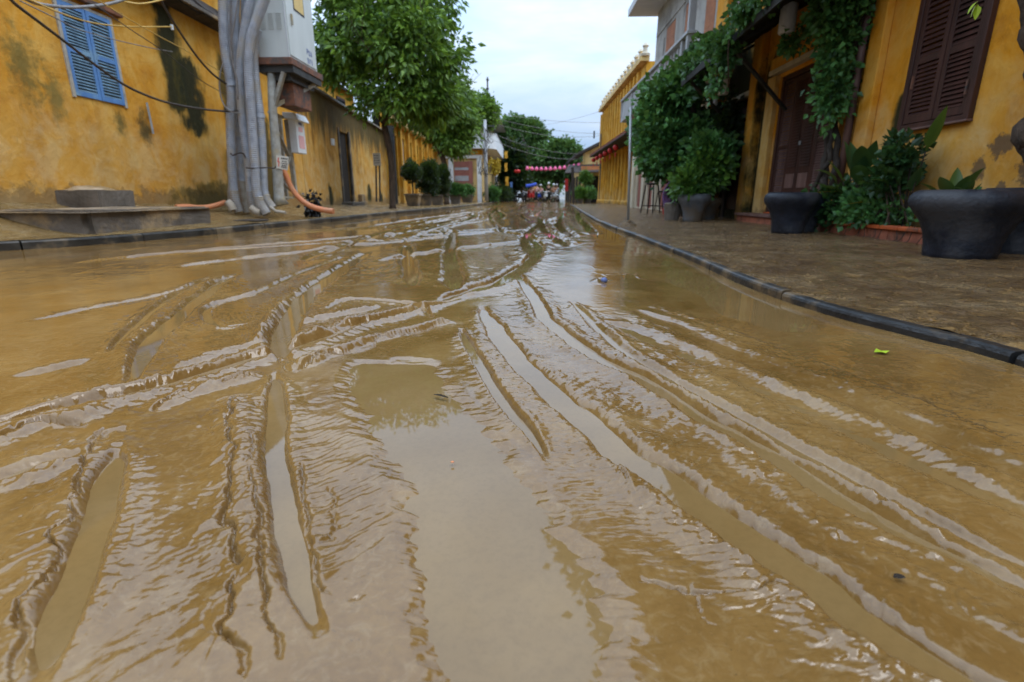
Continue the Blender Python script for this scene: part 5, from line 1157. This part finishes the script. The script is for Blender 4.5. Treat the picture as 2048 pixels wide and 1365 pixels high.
MB().hexa([(3.5, 14.0, 6.82), (XB+6, 14.0, 6.82), (XB+6, 21.2, 6.82), (3.5, 21.2, 6.82), (3.5, 14.0, 7.05), (XB+6, 14.0, 7.3), (XB+6, 21.2, 7.3), (3.5, 21.2, 7.05)]).build('eave_slab', 'soffit', gh)
BX = 3.5
MB().box(BX, XB-.002, 12.9, 21.6, 3.30, 3.44).build('balcony_floor', 'greyw', gh)
for (ya, yb) in ((13.45, 15.4), (15.55, 17.4), (17.55, 19.4), (19.55, 21.45)):
    b = MB(); b.box(BX+.03, BX+.08, ya, yb, 3.44, 3.98); 
    if ya > 15: b.build('parapet_panel', 'greyw', gh)
    else:
        b = MB()
        for j in range(6): b.box(BX+.04, BX+.08, ya+.15+j*.3, ya+.24+j*.3, 3.44, 3.98)
        b.build('balusters', 'greyw', gh)
for ya in (12.95, 13.4, 15.45, 17.45, 19.45, 21.45): MB().box(BX-.01, BX+.14, ya, ya+.13, 3.44, 4.02 if ya > 13.2 else 6.8).build('post', 'greyw', gh, bev=.008)
MB().box(BX-.04, BX+.16, 12.9, 21.62, 4.03, 4.10).build('handrail', 'greyw', gh, bev=.008)
MB().box(BX+.05, XB-.01, 21.5, 21.56, 3.44, 4.03).build('end_panel', 'greyw', gh)
tag(MB().box(XB-.16, XB-.13, 16.55, 16.85, 1.25, 1.78).build('notice_sheet', 'lamp', loc=(XB, 16.7, 1.5)), 'white notice sheet on the cream pillar under the big creeper', 'notice')
# ---- arcade house
ah = empty('arcade_house', (7, 34, 0), 'bright yellow arcade house with rows of columns and a scalloped cornice', 'house')
XA = 5.3
MB().box(XA+.25, XA+6, 24.6, 41, -.05, 3.6).build('back_wall', 'wallY', ah)
MB().box(XA, XA+6, 26.2, 41, 3.61, 6.5).build('upper_wall', 'wallY', ah)
for i in range(15):
    y = 27.4+i*.95; MB().box(XA-.012, XA-.003, y+.36, y+.90, 4.2, 6.05).build('window', 'brownw', ah); MB().box(XA-.14, XA-.002, y, y+.30, 4.0, 6.3).build('pilaster', 'wallY', ah)  # flat dark panels added between pilasters, giving the gaps their shade by colour
for i in range(14):
    y = 25.0+i*1.17; z0 = 0
    MB().lathe((XA-.05, y, 0), [(.21, 0), (.21, .25), (.15, .32), (.135, 1.2), (.12, 2.9), (.17, 2.98), (.17, 3.15)], 12).build('column', 'wallY', ah, smooth=False)
b = MB()
for i in range(7):
    y = 27.0+i*2.1; MB().box(XA+.22, XA+.248, y, y+1.0, .2, 2.6).build('door', 'brownw', ah)  # dark door panels put the deep shade behind the columns into their colour
MB().box(XA-.30, XA+.1, 26.1, 41.1, 6.5, 6.7).build('cornice', 'wallYb', ah)
for i in range(15):
    y = 26.2+i*1.0; MB().lathe((XA-.1, y, 6.7), [(.22, 0), (.24, .1), (.12, .16), (.10, .36), (.16, .42), (.06, .55)], 8).build('finial', 'cream', ah)
    if i < 14: MB().hexa([(XA-.2, y+.2, 6.7), (XA, y+.2, 6.7), (XA, y+.8, 6.7), (XA-.2, y+.8, 6.7), (XA-.2, y+.35, 6.98), (XA, y+.35, 6.98), (XA, y+.65, 6.98), (XA-.2, y+.65, 6.98)]).build('scallop', 'wallY', ah)
tiled('awning_roof', 'roofr', ah, 4.2, 3.32, XA+.1, 3.95, 24.6, 38.6)
MB().box(4.2, XA, 24.6, 38.6, 3.20, 3.25).build('awning_soffit', 'awn', ah)
b = MB()
rlp = empty('red_lantern', (4.4, 30, 2.95), 'red cloth lantern in the row under the arcade awning', 'lantern', 'red lanterns under the arcade awning')
MB().lathe((4.4, 30, 2.72), [(.04, .08), (.10, .12), (.14, .20), (.14, .25), (.10, .34), (.04, .37)], 12).build('shade', 'red', rlp, smooth=True)
MB().tube([(4.4, 30, 2.72), (4.4, 30, 2.5)], .03, 6).build('tassel', 'red', rlp); MB().tube([(4.4, 30, 3.08), (4.4, 30, 3.22)], .008, 4).build('cord', 'cable', rlp)
ords = ['farthest', 'second farthest', 'third farthest', 'fourth farthest', 'middle', 'fourth nearest', 'third nearest', 'second nearest', 'nearest']
ords = ['farthest', 'second farthest', 'third farthest', 'third nearest', 'second nearest', 'nearest']
for i in range(6):
    o = rlp if i == 0 else copy_tree(rlp); y = 37.6-i*1.9; o.location = (4.38, y, 2.95); o['label'] = f'{ords[i]} red cloth lantern in the row under the arcade awning'
# ---- small gabled houses further right
sg = empty('gabled_house', (6.5, 50, 0), 'low house with a pale yellow gable and black roof edge beyond the arcade', 'house')
a = at_y(1155, 400, 52)[0]
GY = 46.0
P = [at_y(1158, 400, GY)[0], 9.5]
gx = at_y(1163, 400, GY)[0]
MB().box(gx, 11, GY, 57, -.05, 3.4).build('wall', 'wallYb', sg)
MB().add([(gx, GY-.01, 3.4), (11, GY-.01, 3.4), (11, GY-.01, 7), (gx, GY-.01, 3.9+.1)], [(0, 1, 2, 3)]).build('gable', 'wallYb', sg)
MB().hexa([(gx-.7, GY-.5, 3.75), (11, GY-.5, 7.2), (11, 57, 7.2), (gx-.7, 57, 3.75), (gx-.7, GY-.5, 3.95), (11, GY-.5, 7.45), (11, 57, 7.45), (gx-.7, 57, 3.95)]).build('roof', 'roof', sg)
MB().hexa([(gx-1.6, GY-1.2, 2.35), (gx+3, GY-1.2, 2.5), (gx+3, GY-.02, 3.1), (gx-1.2, GY-.02, 3.0), (gx-1.6, GY-1.2, 2.42), (gx+3, GY-1.2, 2.58), (gx+3, GY-.02, 3.2), (gx-1.2, GY-.02, 3.1)]).build('canopy', 'roof', sg)
MB().box(gx+.2, gx+1.8, GY-.06, GY-.02, 0.0, 2.2).build('door', 'darkin', sg); MB().box(gx-.2, gx+1.3, GY-.9, GY-.8, 2.62, 2.95).build('shop_board', 'orshut', sg)
for yy in (47, 50, 53): MB().box(gx-.06, gx-.003, yy, yy+1.8, 0, 2.3).build('door', 'darkin', sg)
s2 = empty('shop_house', (7, 65, 0), 'dark tiled shop house with deep eaves at the far right of the street', 'house')
MB().box(5.6, 12, 57.2, 85, -.05, 3.6).build('wall', 'wallYb', s2); tiled('roof', 'roof', s2, 4.6, 3.0, 9, 5.6, 57.1, 85)
for k in range(6): MB().box(5.5, 5.59, 58+k*4.4, 60.8+k*4.4, 0, 2.5).build('door', 'darkin', s2)
for (u_, lab) in ((1148, 'slim yellow pillar of the far right shop'),): tag(MB().box(at_y(u_, 390, 56)[0], at_y(u_, 390, 56)[0]+.35, 56, 56.3, 0, 2.2).build('pillar', 'yel', loc=(0, 56, 0)), lab, 'pillar')
tag(MB().tube([at_y(1200, 400, 40), at_y(1203, 268, 40)], .09, 8).box(at_y(1198, 0, 40)[0], at_y(1201, 0, 40)[0], 40, 40.1, 4.6, 5.1).build('utility_pole', 'darksteel', loc=(5.4, 40, 0)), 'thin utility pole rising behind the arcade awning', 'pole')
tag(MB().tube([at_y(1147, 407, 41), at_y(1145, 335, 41)], .11, 8).build('post', 'barkd', loc=(3.4, 41, 0)), 'dark wooden post at the end of the right kerb', 'post')
tag(MB().box(at_y(1140, 0, 50)[0], at_y(1147, 0, 50)[0], 50, 50.1, 1.0, 2.1).build('red_cloth', 'red', loc=(4, 50, 1)), 'dark red cloth hanging at a far right shop', 'cloth')
for (u_, Y, s_, ml, lab) in ((1160, 43, .55, 'leafY', 'pale green potted plants beside the dark post'), (1176, 43.5, .65, 'leafB', 'dark green potted palms before the arcade'), (1170, 44.5, .5, 'leafY', 'light green hanging fern above the far potted plants')):
    p = at_y(u_, 400, Y); t = empty('potted_shrub', (p[0], Y, 0), lab, 'shrub'); zz = .75 if 'hanging' not in lab else 2.0
    if zz < 1: MB().lathe((p[0], Y, 0), [(.2, 0), (.28, .32), (.31, .36), (.26, .36)], 14).build('pot', 'potg', t)
    foliage('leaves', [(p[0], Y, zz, s_, .5, .42, 1)], 70, 45, .13, ml, t, .16, .1, .3, .2)
# thin sign pole by the kerb
px_, py_ = on_ground(1256, 449, .07)
sp = empty('street_pole', (px_, py_, .06), 'thin grey steel pole standing in a mud lump by the right kerb', 'pole')
MB().tube([(px_, py_, .05), at_y(1262, 215, py_)], .022, 10).build('pole', 'galv', sp, smooth=True)
tag(mound('mud_heap', 'pave_mud', px_, py_, zr(px_, py_), .17, .17, .11, 'small cone of mud at the foot of the thin grey pole', 'mud heap', 3, 20), None)
# bar stools
def bar_stool(x, y, s, lab, rot=.3):
    z = zr(x, y); t = empty('bar_stool', (x, y, z), lab, 'stool', 'black bar stools by the cream pillars'); H_ = .78*s; q = .13*s; Q = .20*s
    R_ = Matrix.Rotation(rot, 3, 'Z'); L_ = lambda a, b_, c: tuple(R_ @ Vector((a, b_, c))+Vector((x, y, z)))
    MB().lathe((x, y, z+H_), [(.15*s, 0), (.17*s, .015), (.17*s, .045), (.15*s, .055)], 20).build('seat', 'stool', t)
    for i, j in ((-1, -1), (1, -1), (1, 1), (-1, 1)): MB().bar(L_(i*Q, j*Q, 0), L_(i*q, j*q, H_), .035*s).build('leg', 'stool', t)
    k = .18*s
    for (a, c_) in (((-1, -1), (1, -1)), ((1, -1), (1, 1)), ((1, 1), (-1, 1)), ((-1, 1), (-1, -1))):
        MB().bar(L_(a[0]*k, a[1]*k, .2*s), L_(c_[0]*k, c_[1]*k, .2*s), .025*s).build('rung', 'stool', t)
sx_, sy_ = on_ground(1300, 426, .07); bar_stool(sx_, sy_, 1.02, 'black wooden bar stool standing in front of the cream pillars')
sx_, sy_ = on_ground(1277, 417, .08); bar_stool(sx_, 17.6, .75, 'lower dark stool half hidden beside the thin grey pole', .8)
# lilac dress display on a red basin
x, y, _ = at_y(1342, 412, 13.7); z = zr(x, y)
ds = empty('dress_display', (x, y, z), 'lilac cloth dress on a small stand set in a dark red basin', 'dress display')
MB().lathe((x, y, z), [(.15, 0), (.19, .03), (.21, .14), (.22, .16), (.18, .155), (.16, .05)], 20).build('basin', 'red', ds)
MB().tube([(x, y, z+.05), (x, y, z+1.02)], .022, 8).build('stand', 'brownl', ds)
MB().lathe((x, y, z+.28), [(.18, 0), (.15, .15), (.12, .34), (.09, .46), (.13, .60), (.12, .68), (.04, .73)], 18, .09).build('skirt', 'purpled', ds, smooth=True)
MB().sphere((x-.02, y-.02, z+1.02), (.15, .13, .10), 12, 8).sphere((x-.08, y-.05, z+.93), (.10, .08, .09), 10, 7).sphere((x+.09, y-.03, z+.96), (.08, .08, .08), 10, 7).build('lilac_ruffle', 'purple', ds, smooth=True)
b = MB()
for k in range(5): b.tube(catmull([(x-.12, y-.08, z+.8), (x-.16-.02*k, y-.1, z+.55), (x-.13-.015*k, y-.1, z+.22)], 4), .022, 6)
b.build('lilac_ribbon', 'purple', ds)
# ---- lantern string and overhead wires
YL_ = 46
a = Vector(at_y(1050, 333, YL_)); c_ = Vector(at_y(1162, 326, YL_))
def sagp(t, s_=.45): p = a.lerp(c_, t); return p-Vector((0, 0, s_*4*t*(1-t)*.42))
tag(MB().tube([sagp(k/30) for k in range(31)], .012, 5).build('string', 'cable', loc=a), 'thin string across the street carrying pink lanterns', 'string')
pln = empty('pink_lantern', (0, YL_, 3), 'x', 'lantern', 'pink lanterns strung across the street')
MB().lathe((0, YL_, 2.70), [(.06, 0), (.15, .05), (.165, .12), (.11, .24), (.05, .31), (.03, .33)], 12).build('shade', 'pinksilk', pln, smooth=True)
MB().tube([(0, YL_, 3.03), (0, YL_, 3.06)], .006, 4).build('cord', 'cable', pln)
nth = ['first', 'second', 'third', 'fourth', 'fifth', 'sixth', 'seventh', 'eighth', 'ninth', 'tenth', 'eleventh', 'twelfth']
for i in range(12):
    o = pln if i == 0 else copy_tree(pln); p = sagp((i+.5)/12); o.location = (p.x, YL_, p.z); o['label'] = f'{nth[i]} pink lantern from the left on the string across the street'
for (A_, B_, s_, lab) in ((((985, 225), 42), ((1225, 245), 44), .5, 'highest thin wire crossing the sky above the street'), (((985, 235), 42), ((1215, 268), 44), .6, 'second thin wire crossing the sky above the street'), (((1000, 250), 44), ((1200, 272), 44), .8, 'third thin wire dipping in front of the far trees'),
                           (((975, 262), 40.4), ((1170, 308), 46), .9, 'low wire sagging from the utility pole to the gabled house'), (((975, 275), 40.4), ((1165, 318), 46), 1.0, 'lowest wire sagging from the utility pole over the lanterns'), (((1090, 250), 70), ((1225, 215), 40), .3, 'faint wire rising to the arcade cornice')):
    p = Vector(at_y(*A_[0], A_[1])); q = Vector(at_y(*B_[0], B_[1]))
    tag(MB().tube([p.lerp(q, k/24)-Vector((0, 0, s_*4*(k/24)*(1-k/24)*.5)) for k in range(25)], .012, 4).build('overhead_wire', 'cableg', loc=p), lab, 'wire', 'overhead wires across the street')
for (u_, v_, Y, r, m_, lab) in ((1036, 343, 50, .22, 'red', 'wide red lantern hanging in the dark tree at the left'), (1032, 343, 50.2, .18, 'red', 'small red lantern beside the wide red one'), (1053, 371, 60, .12, 'red', 'tiny red lantern low behind the tricycle'), (1060, 336, 52, .14, 'yel', 'small yellow lantern at the left end of the pink string')):
    p = at_y(u_, v_, Y); t = empty('lantern', p, lab, 'lantern'); MB().sphere(p, (r, r, r*.75), 12, 8).build('shade', m_, t, smooth=True); MB().tube([p, (p[0], p[1], p[2]+.5)], .01, 4).build('cord', 'cable', t)
# ---- people and vehicles at the end of the street
def skinned(name, m, parent, joints, edges, sub=1):
    me = bpy.data.meshes.new(name); off = parent_loc(parent)
    me.from_pydata([tuple(Vector(j[:3])-off) for j in joints], edges, []); me.update()
    o = bpy.data.objects.new(name, me); COL.objects.link(o); o.parent = parent; me.materials.append(M[m])
    s = o.modifiers.new('skin', 'SKIN'); s.use_smooth_shade = True
    for i, j in enumerate(joints):
        r = j[3]; me.skin_vertices[0].data[i].radius = (r, r); me.skin_vertices[0].data[i].use_root = (i == 0)
    if sub: o.modifiers.new('sub', 'SUBSURF').levels = sub; o.modifiers['sub'].render_levels = sub
    return o
def person(x, y, z, s, top, legs, lab, sit=False, face=-1, helmet=None, arm=.0, hat=None):
    t = empty('person', (x, y, z), lab, 'person'); f = face
    hip = (.48 if sit else .88)*s if not sit else .82*s
    def J(a, b_, c, r): return (x+a*s, y+b_*s*f, z+c*s, r*s)
    hz = .50 if not sit else .46
    base = .92 if not sit else .80
    T_ = [J(0, 0, base, .13), J(0, 0, base+.25, .12), J(0, .02, base+.48, .12), J(0, .02, base+.60, .055), J(0, .03, base+.70, .085), J(0, .03, base+.78, .09)]
    if not sit: L1 = [J(-.09, 0, .86, .09), J(-.10, .02, .48, .065), J(-.11, 0, .08, .045), J(-.11, .14, .03, .04)]; L2 = [J(.09, 0, .86, .09), J(.10, .05, .48, .065), J(.12, .0, .08, .045), J(.12, .14, .03, .04)]
    else: L1 = [J(-.10, .05, .76, .09), J(-.14, .42, .72, .07), J(-.15, .40, .34, .05), J(-.15, .50, .28, .04)]; L2 = [J(.10, .05, .76, .09), J(.14, .42, .72, .07), J(.15, .40, .34, .05), J(.15, .50, .28, .04)]
    ez = base+.24 if not sit else base+.28; hy = .10 if not sit else .38; hzz = base+.02 if not sit else base+.22
    A1 = [J(-.18, .0, base+.46, .055), J(-.25, .05, ez, .042), J(-.25, hy, hzz, .032), J(-.25, hy+.08, hzz-.02, .035)]
    A2 = [J(.18, .0, base+.46, .055), J(.25, .05, ez, .042), J(.25, hy+arm, hzz, .032), J(.25, hy+.08+arm, hzz-.02, .035)]
    js = T_+L1+L2+A1+A2; ed = [(0, 1), (1, 2), (2, 3), (3, 4), (4, 5), (0, 6), (6, 7), (7, 8), (8, 9), (0, 10), (10, 11), (11, 12), (12, 13), (2, 14), (14, 15), (15, 16), (16, 17), (2, 18), (18, 19), (19, 20), (20, 21)]
    skinned('body', 'skin', t, js, ed)
    g_ = lambda j, k: (j[0], j[1], j[2], j[3]*k)
    skinned('shirt', top, t, [g_(T_[0], 1.12), g_(T_[1], 1.12), g_(T_[2], 1.12), g_(A1[0], 1.25), g_(A1[1], 1.25), g_(A2[0], 1.25), g_(A2[1], 1.25)], [(0, 1), (1, 2), (2, 3), (3, 4), (2, 5), (5, 6)])
    skinned('trousers', legs, t, [g_(T_[0], 1.14), g_(L1[0], 1.14), g_(L1[1], 1.2), g_(L1[2], 1.3), g_(L2[0], 1.14), g_(L2[1], 1.2), g_(L2[2], 1.3)], [(0, 1), (1, 2), (2, 3), (0, 4), (4, 5), (5, 6)])
    hd = T_[5]
    if helmet: MB().sphere((hd[0], hd[1], hd[2]+.02*s), (.135*s, .15*s, .125*s), 12, 8).build('helmet', helmet, t, smooth=True)
    else: MB().sphere((hd[0], hd[1]-f*.02*s, hd[2]+.02*s), (.105*s, .12*s, .11*s), 12, 8).build('hair', 'hair', t, smooth=True)
    return t
def torus(b, c, R, r, axis='x', n=22, m=6, tilt=0.):
    pts = []
    for k in range(n+1):
        a_ = 2*pi*k/n; pts.append((c[0]+(0 if axis == 'x' else R*cos(a_)), c[1]+(R*cos(a_) if axis == 'x' else 0), c[2]+R*sin(a_)))
    return b.tube(pts, r, m, cap=False)
def motorbike(x, y, z, s, body, lab, rot=0.):
    t = empty('motorbike', (x, y, z), lab, 'motorbike', 'motorbikes among the people at the far end'); R_ = Matrix.Rotation(rot, 3, 'Z')
    def W(a, b_, c): return tuple(R_ @ Vector((a*s, b_*s, c*s))+Vector((x, y, z)))
    def rotb(b): b.v = [W(*v) for v in b.v]; return b
    for yy in (-.6, .6):
        w_ = rotb(torus(MB(), (0, yy, .29), .25, .055)).build('wheel', 'rubber', t); rotb(MB().tube([(-.05, yy, .29), (.05, yy, .29)], .09, 10)).build('hub', 'chrome', w_)
    rotb(MB().sphere((0, .1, .50), (.13, .50, .17), 12, 8).sphere((0, -.42, .62), (.17, .13, .28), 12, 8).tube([(0, -.45, .75), (0, -.58, .34)], .05, 8)).build('body', body, t, smooth=True)
    rotb(MB().sphere((0, .25, .74), (.13, .42, .07), 12, 6)).build('seat', 'black', t, smooth=True)
    rotb(MB().tube([(-.32, -.35, 1.0), (-.1, -.42, .95), (.1, -.42, .95), (.32, -.35, 1.0)], .02, 6)).build('handlebar', 'chrome', t)
    rotb(MB().sphere((0, -.52, .88), (.13, .08, .10), 10, 7)).build('headlight', 'lamp', t, smooth=True)
    rotb(MB().sphere((0, -.62, .55), (.07, .20, .05), 8, 6)).build('mudguard', body, t, smooth=True); return t
def gx_(u_, Y): return at_y(u_, 400, Y)[0]
motorbike(gx_(1090, 52), 52, 0, 1., 'white', 'silver motorbike ridden by the dark standing figure', .15)
person(gx_(1097, 52.6), 52.6, 0, 1.02, 'black', 'black', 'person in black wearing a white helmet, standing behind the silver motorbike', helmet='white')
motorbike(gx_(1108, 55), 55, 0, 1.1, 'white', 'pale motorbike carrying the rider in orange', .5)
person(gx_(1107, 55.2), 55.2, 0, 1.05, 'orange', 'cableg', 'rider in an orange top with a pale helmet on the pale motorbike', sit=True, helmet='white')
motorbike(gx_(1080, 58), 58, 0, 1., 'bluecan', 'blue motorbike in the middle of the crowd', -.4)
person(gx_(1081, 58.2), 58.2, 0, 1.05, 'pinkp', 'ink', 'rider in a pale pink shirt on the blue motorbike', sit=True, helmet='lamp')
motorbike(gx_(1044, 53), 53, 0, 1., 'black', 'black parked motorbike at the left of the crowd', 1.2)
motorbike(gx_(1049, 54), 54, 0, 1., 'white', 'white scooter parked next to the black one', .2)
person(gx_(1046, 56), 56, 0, .98, 'greyw', 'ink', 'person in a grey shirt standing behind the white scooter')
person(gx_(1113, 58), 58, 0, 1.0, 'greyw', 'cableg', 'person in a grey-white shirt at the right side of the crowd', helmet='lamp')
person(gx_(1075, 60), 60, 0, 1.0, 'greyw', 'ink', 'person in a grey top behind the cyclo', helmet='greyw')
person(gx_(1072, 54.5), 54.5, 0, 1.0, 'pinkp', 'ink', 'passenger in a pale pink top beside the cyclo', helmet=None)
# cyclo
cx_, cy_ = gx_(1064, 53), 53; cy = empty('cyclo', (cx_, cy_, 0), 'cyclo with a blue cloth canopy at the far end of the street', 'cyclo')
for dx in (-.55, .35):
    w_ = torus(MB(), (cx_+dx, cy_-.2, .36), .33, .025).build('wheel', 'rubber', cy); b = MB()
    for k in range(8): b.tube([(cx_+dx, cy_-.2, .36), (cx_+dx, cy_-.2+.31*cos(k*pi/4), .36+.31*sin(k*pi/4))], .006, 4)
    b.build('spokes', 'chrome', w_)
torus(MB(), (cx_+.1, cy_+1.1, .36), .33, .025).build('wheel', 'rubber', cy)
MB().box(cx_-.45, cx_+.25, cy_-.3, cy_+.4, .42, .55).build('seat', 'red', cy, bev=.02); MB().box(cx_-.45, cx_+.25, cy_+.35, cy_+.45, .55, 1.1).build('backrest', 'red', cy, bev=.02)
for dx in (-.45, .25): MB().tube([(cx_+dx, cy_+.4, .5), (cx_+dx, cy_+.35, 1.55)], .02, 6).build('canopy_post', 'chrome', cy)
b = MB(); n = 10
for i in range(n+1):
    t_ = i/n; yy = cy_-.55+1.1*t_; zz = 1.50+.22*sin(pi*(t_*.8+.15)); b.v += [(cx_-.62, yy, zz-.06), (cx_-.1, yy, zz), (cx_+.42, yy, zz+.12), (cx_-.62, yy, zz-.20 if i in (0, n) else zz-.08), (cx_-.1, yy, zz-.15 if i in (0, n) else zz-.02), (cx_+.42, yy, zz-.02 if i in (0, n) else zz+.1)]
for i in range(n):
    for k in (0, 1): a_ = i*6+k; b.f.append((a_, a_+1, a_+7, a_+6)); a_ += 3; b.f.append((a_, a_+6, a_+7, a_+1))
b.f += [(0, 1, 4, 3), (1, 2, 5, 4), (n*6, n*6+3, n*6+4, n*6+1), (n*6+1, n*6+4, n*6+5, n*6+2)]
b.build('canopy', 'bluecan', cy)
MB().tube([(cx_+.1, cy_+.5, .4), (cx_+.1, cy_+.8, .85), (cx_+.1, cy_+1.1, .36)], .025, 6).build('frame', 'chrome', cy); MB().sphere((cx_+.1, cy_+.85, .9), (.12, .16, .06), 8, 6).build('saddle', 'black', cy)
person(cx_-.08, cy_+.02, .02, .95, 'pinkp', 'red', 'passenger in a pink top seated in the cyclo under the blue canopy', sit=True)
person(cx_+.12, cy_+1.0, .15, 1.0, 'yel', 'ink', 'cyclo driver in yellow behind the blue canopy', sit=True)
tag(foliage('street_stalls', [(1.2, 75, 1.0, 2.6, 1, .5, 1)], 60, 30, .3, 'leafD', None, .4, 0, .5, .3), 'dim greenery behind the crowd at the street end', 'plants')
# ---- small things on the mud
V = []; Fc = []; rc = random.Random(44)
def clod(x, y, z, r):
    o = len(V); a0 = rc.uniform(0, 6)
    for k in range(5): V.append((x+r*rc.uniform(.7, 1.3)*cos(a0+k*1.257), y+r*rc.uniform(.7, 1.3)*sin(a0+k*1.257), z-r*.25))
    V.append((x+r*rc.uniform(-.2, .2), y+r*rc.uniform(-.2, .2), z+r*rc.uniform(.35, .7)))
    for k in range(5): Fc.append((o+k, o+(k+1) % 5, o+5))
for i in range(1500):
    y = 1.3+9*rc.random()**1.4; x = float(xr(y))+.07+rc.random()**1.6*2.3; clod(x, y, zr(x, y)+.004, rc.uniform(.003, .012)*(1 if rc.random() < .93 else 1.7))
for i in range(500):
    y = 5+8*rc.random(); x = float(xl(y))-.08-rc.random()*1.6; clod(x, y, zl(x, y)+.004, rc.uniform(.004, .016))
tag(npmesh('mud_clods', V, Fc, 'pave_mud', smooth=True), kind='stuff')
lx, ly = on_ground(1760, 706, .004); lf = MB()
lf.v = [(lx-.022, ly, .006), (lx-.006, ly+.016, .016), (lx-.004, ly-.016, .012), (lx+.012, ly+.014, .008), (lx+.012, ly-.012, .006), (lx+.034, ly+.002, .012), (lx+.003, ly, .004)]
lf.f = [(0, 6, 1), (0, 2, 6), (1, 6, 3), (2, 4, 6), (3, 6, 5), (6, 4, 5)]; tag(lf.build('fallen_leaf', 'leafgr', loc=(lx, ly, .006)), 'bright green fallen leaf on the wet mud near the right kerb', 'leaf')
lx, ly = on_ground(1798, 1158, .01); b = MB(); broadleaf(b, (lx-.008, ly, .012), (1, .1, .1), .018, .0035, .4); tag(b.build('fallen_leaf', 'soil', loc=(lx, ly, .01)), 'small black leaf scrap on the rut edge at lower right', 'leaf')
lx, ly = on_ground(880, 795, .003); b = MB(); broadleaf(b, (lx-.02, ly+.012, .006), (1, -.5, .05), .05, .004, .2); tag(b.build('fallen_leaf', 'soil', loc=(lx, ly, .01)), 'dark curled leaf at the edge of the smooth puddle', 'leaf')
lx, ly = on_ground(905, 925, .003); tag(MB().sphere((lx, ly, .004), (.004, .004, .0015), 8, 5).build('seed', 'orange', loc=(lx, ly, .004)), 'tiny orange seed on the smooth pale mud', 'seed')
lx, ly = on_ground(1208, 566, .0); b = MB().sphere((lx, ly, .018), (.022, .02, .018), 10, 7); tag(b.build('rubbish', 'inkb', loc=(lx, ly, .02)), 'small dark blue scrap of rubbish on a mud clump in the road', 'rubbish')
# ------------------------------------------------------------------ light
w = bpy.data.worlds.new('World'); sc.world = w; w.use_nodes = True; nt = w.node_tree
for n in list(nt.nodes): nt.nodes.remove(n)
out = nt.nodes.new('ShaderNodeOutputWorld'); bg = nt.nodes.new('ShaderNodeBackground'); nt.links.new(bg.outputs[0], out.inputs[0])
tc = nt.nodes.new('ShaderNodeTexCoord'); sx = nt.nodes.new('ShaderNodeSeparateXYZ'); nt.links.new(tc.outputs['Generated'], sx.inputs[0])
sky = nt.nodes.new('ShaderNodeTexSky'); sky.sky_type = 'NISHITA'; sky.sun_disc = False
SE, SR = radians(58), radians(70)
sky.sun_elevation = SE; sky.sun_rotation = SR
mp = nt.nodes.new('ShaderNodeMapping'); mp.inputs['Scale'].default_value = (1, 1, 3.2); nt.links.new(tc.outputs['Generated'], mp.inputs[0])
cl = noise(nt, mp.outputs[0], 2.6, 7, .55, .3)
cc = ramp(nt, cl, [(.36, (4.6, 6.6, 9.6)), (.50, (6.0, 7.6, 9.9)), (.66, (8.0, 9.0, 10.2))])
gz = maprange(nt, sx.outputs[2], 0.0, 1.0, .60, 3.7, smooth=False)
cm = nt.nodes.new('ShaderNodeVectorMath'); cm.operation = 'SCALE'; nt.links.new(cc, cm.inputs[0]); nt.links.new(gz, cm.inputs['Scale'])
c = mix(nt, .88, sky.outputs[0], cm.outputs[0])
nt.links.new(c, bg.inputs[0]); bg.inputs[1].default_value = .1
sd = bpy.data.lights.new('sun', 'SUN'); so = bpy.data.objects.new('sun', sd); COL.objects.link(so)
sd.energy = 1.2; sd.angle = radians(30); sd.color = (1, .96, .90)
dv = Vector((cos(SE)*sin(SR), -cos(SE)*cos(SR)*.6, sin(SE))); so.rotation_euler = dv.to_track_quat('Z', 'Y').to_euler(); so.location = (5, -5, 20)
sky.sun_rotation = atan2(dv.x, dv.y)
sc.view_settings.view_transform = 'Standard'; sc.view_settings.look = 'None'; sc.view_settings.exposure = 0.15; sc.view_settings.gamma = 1
sc.render.engine = 'CYCLES'; sc.cycles.max_bounces = 6; sc.cycles.use_denoising = True
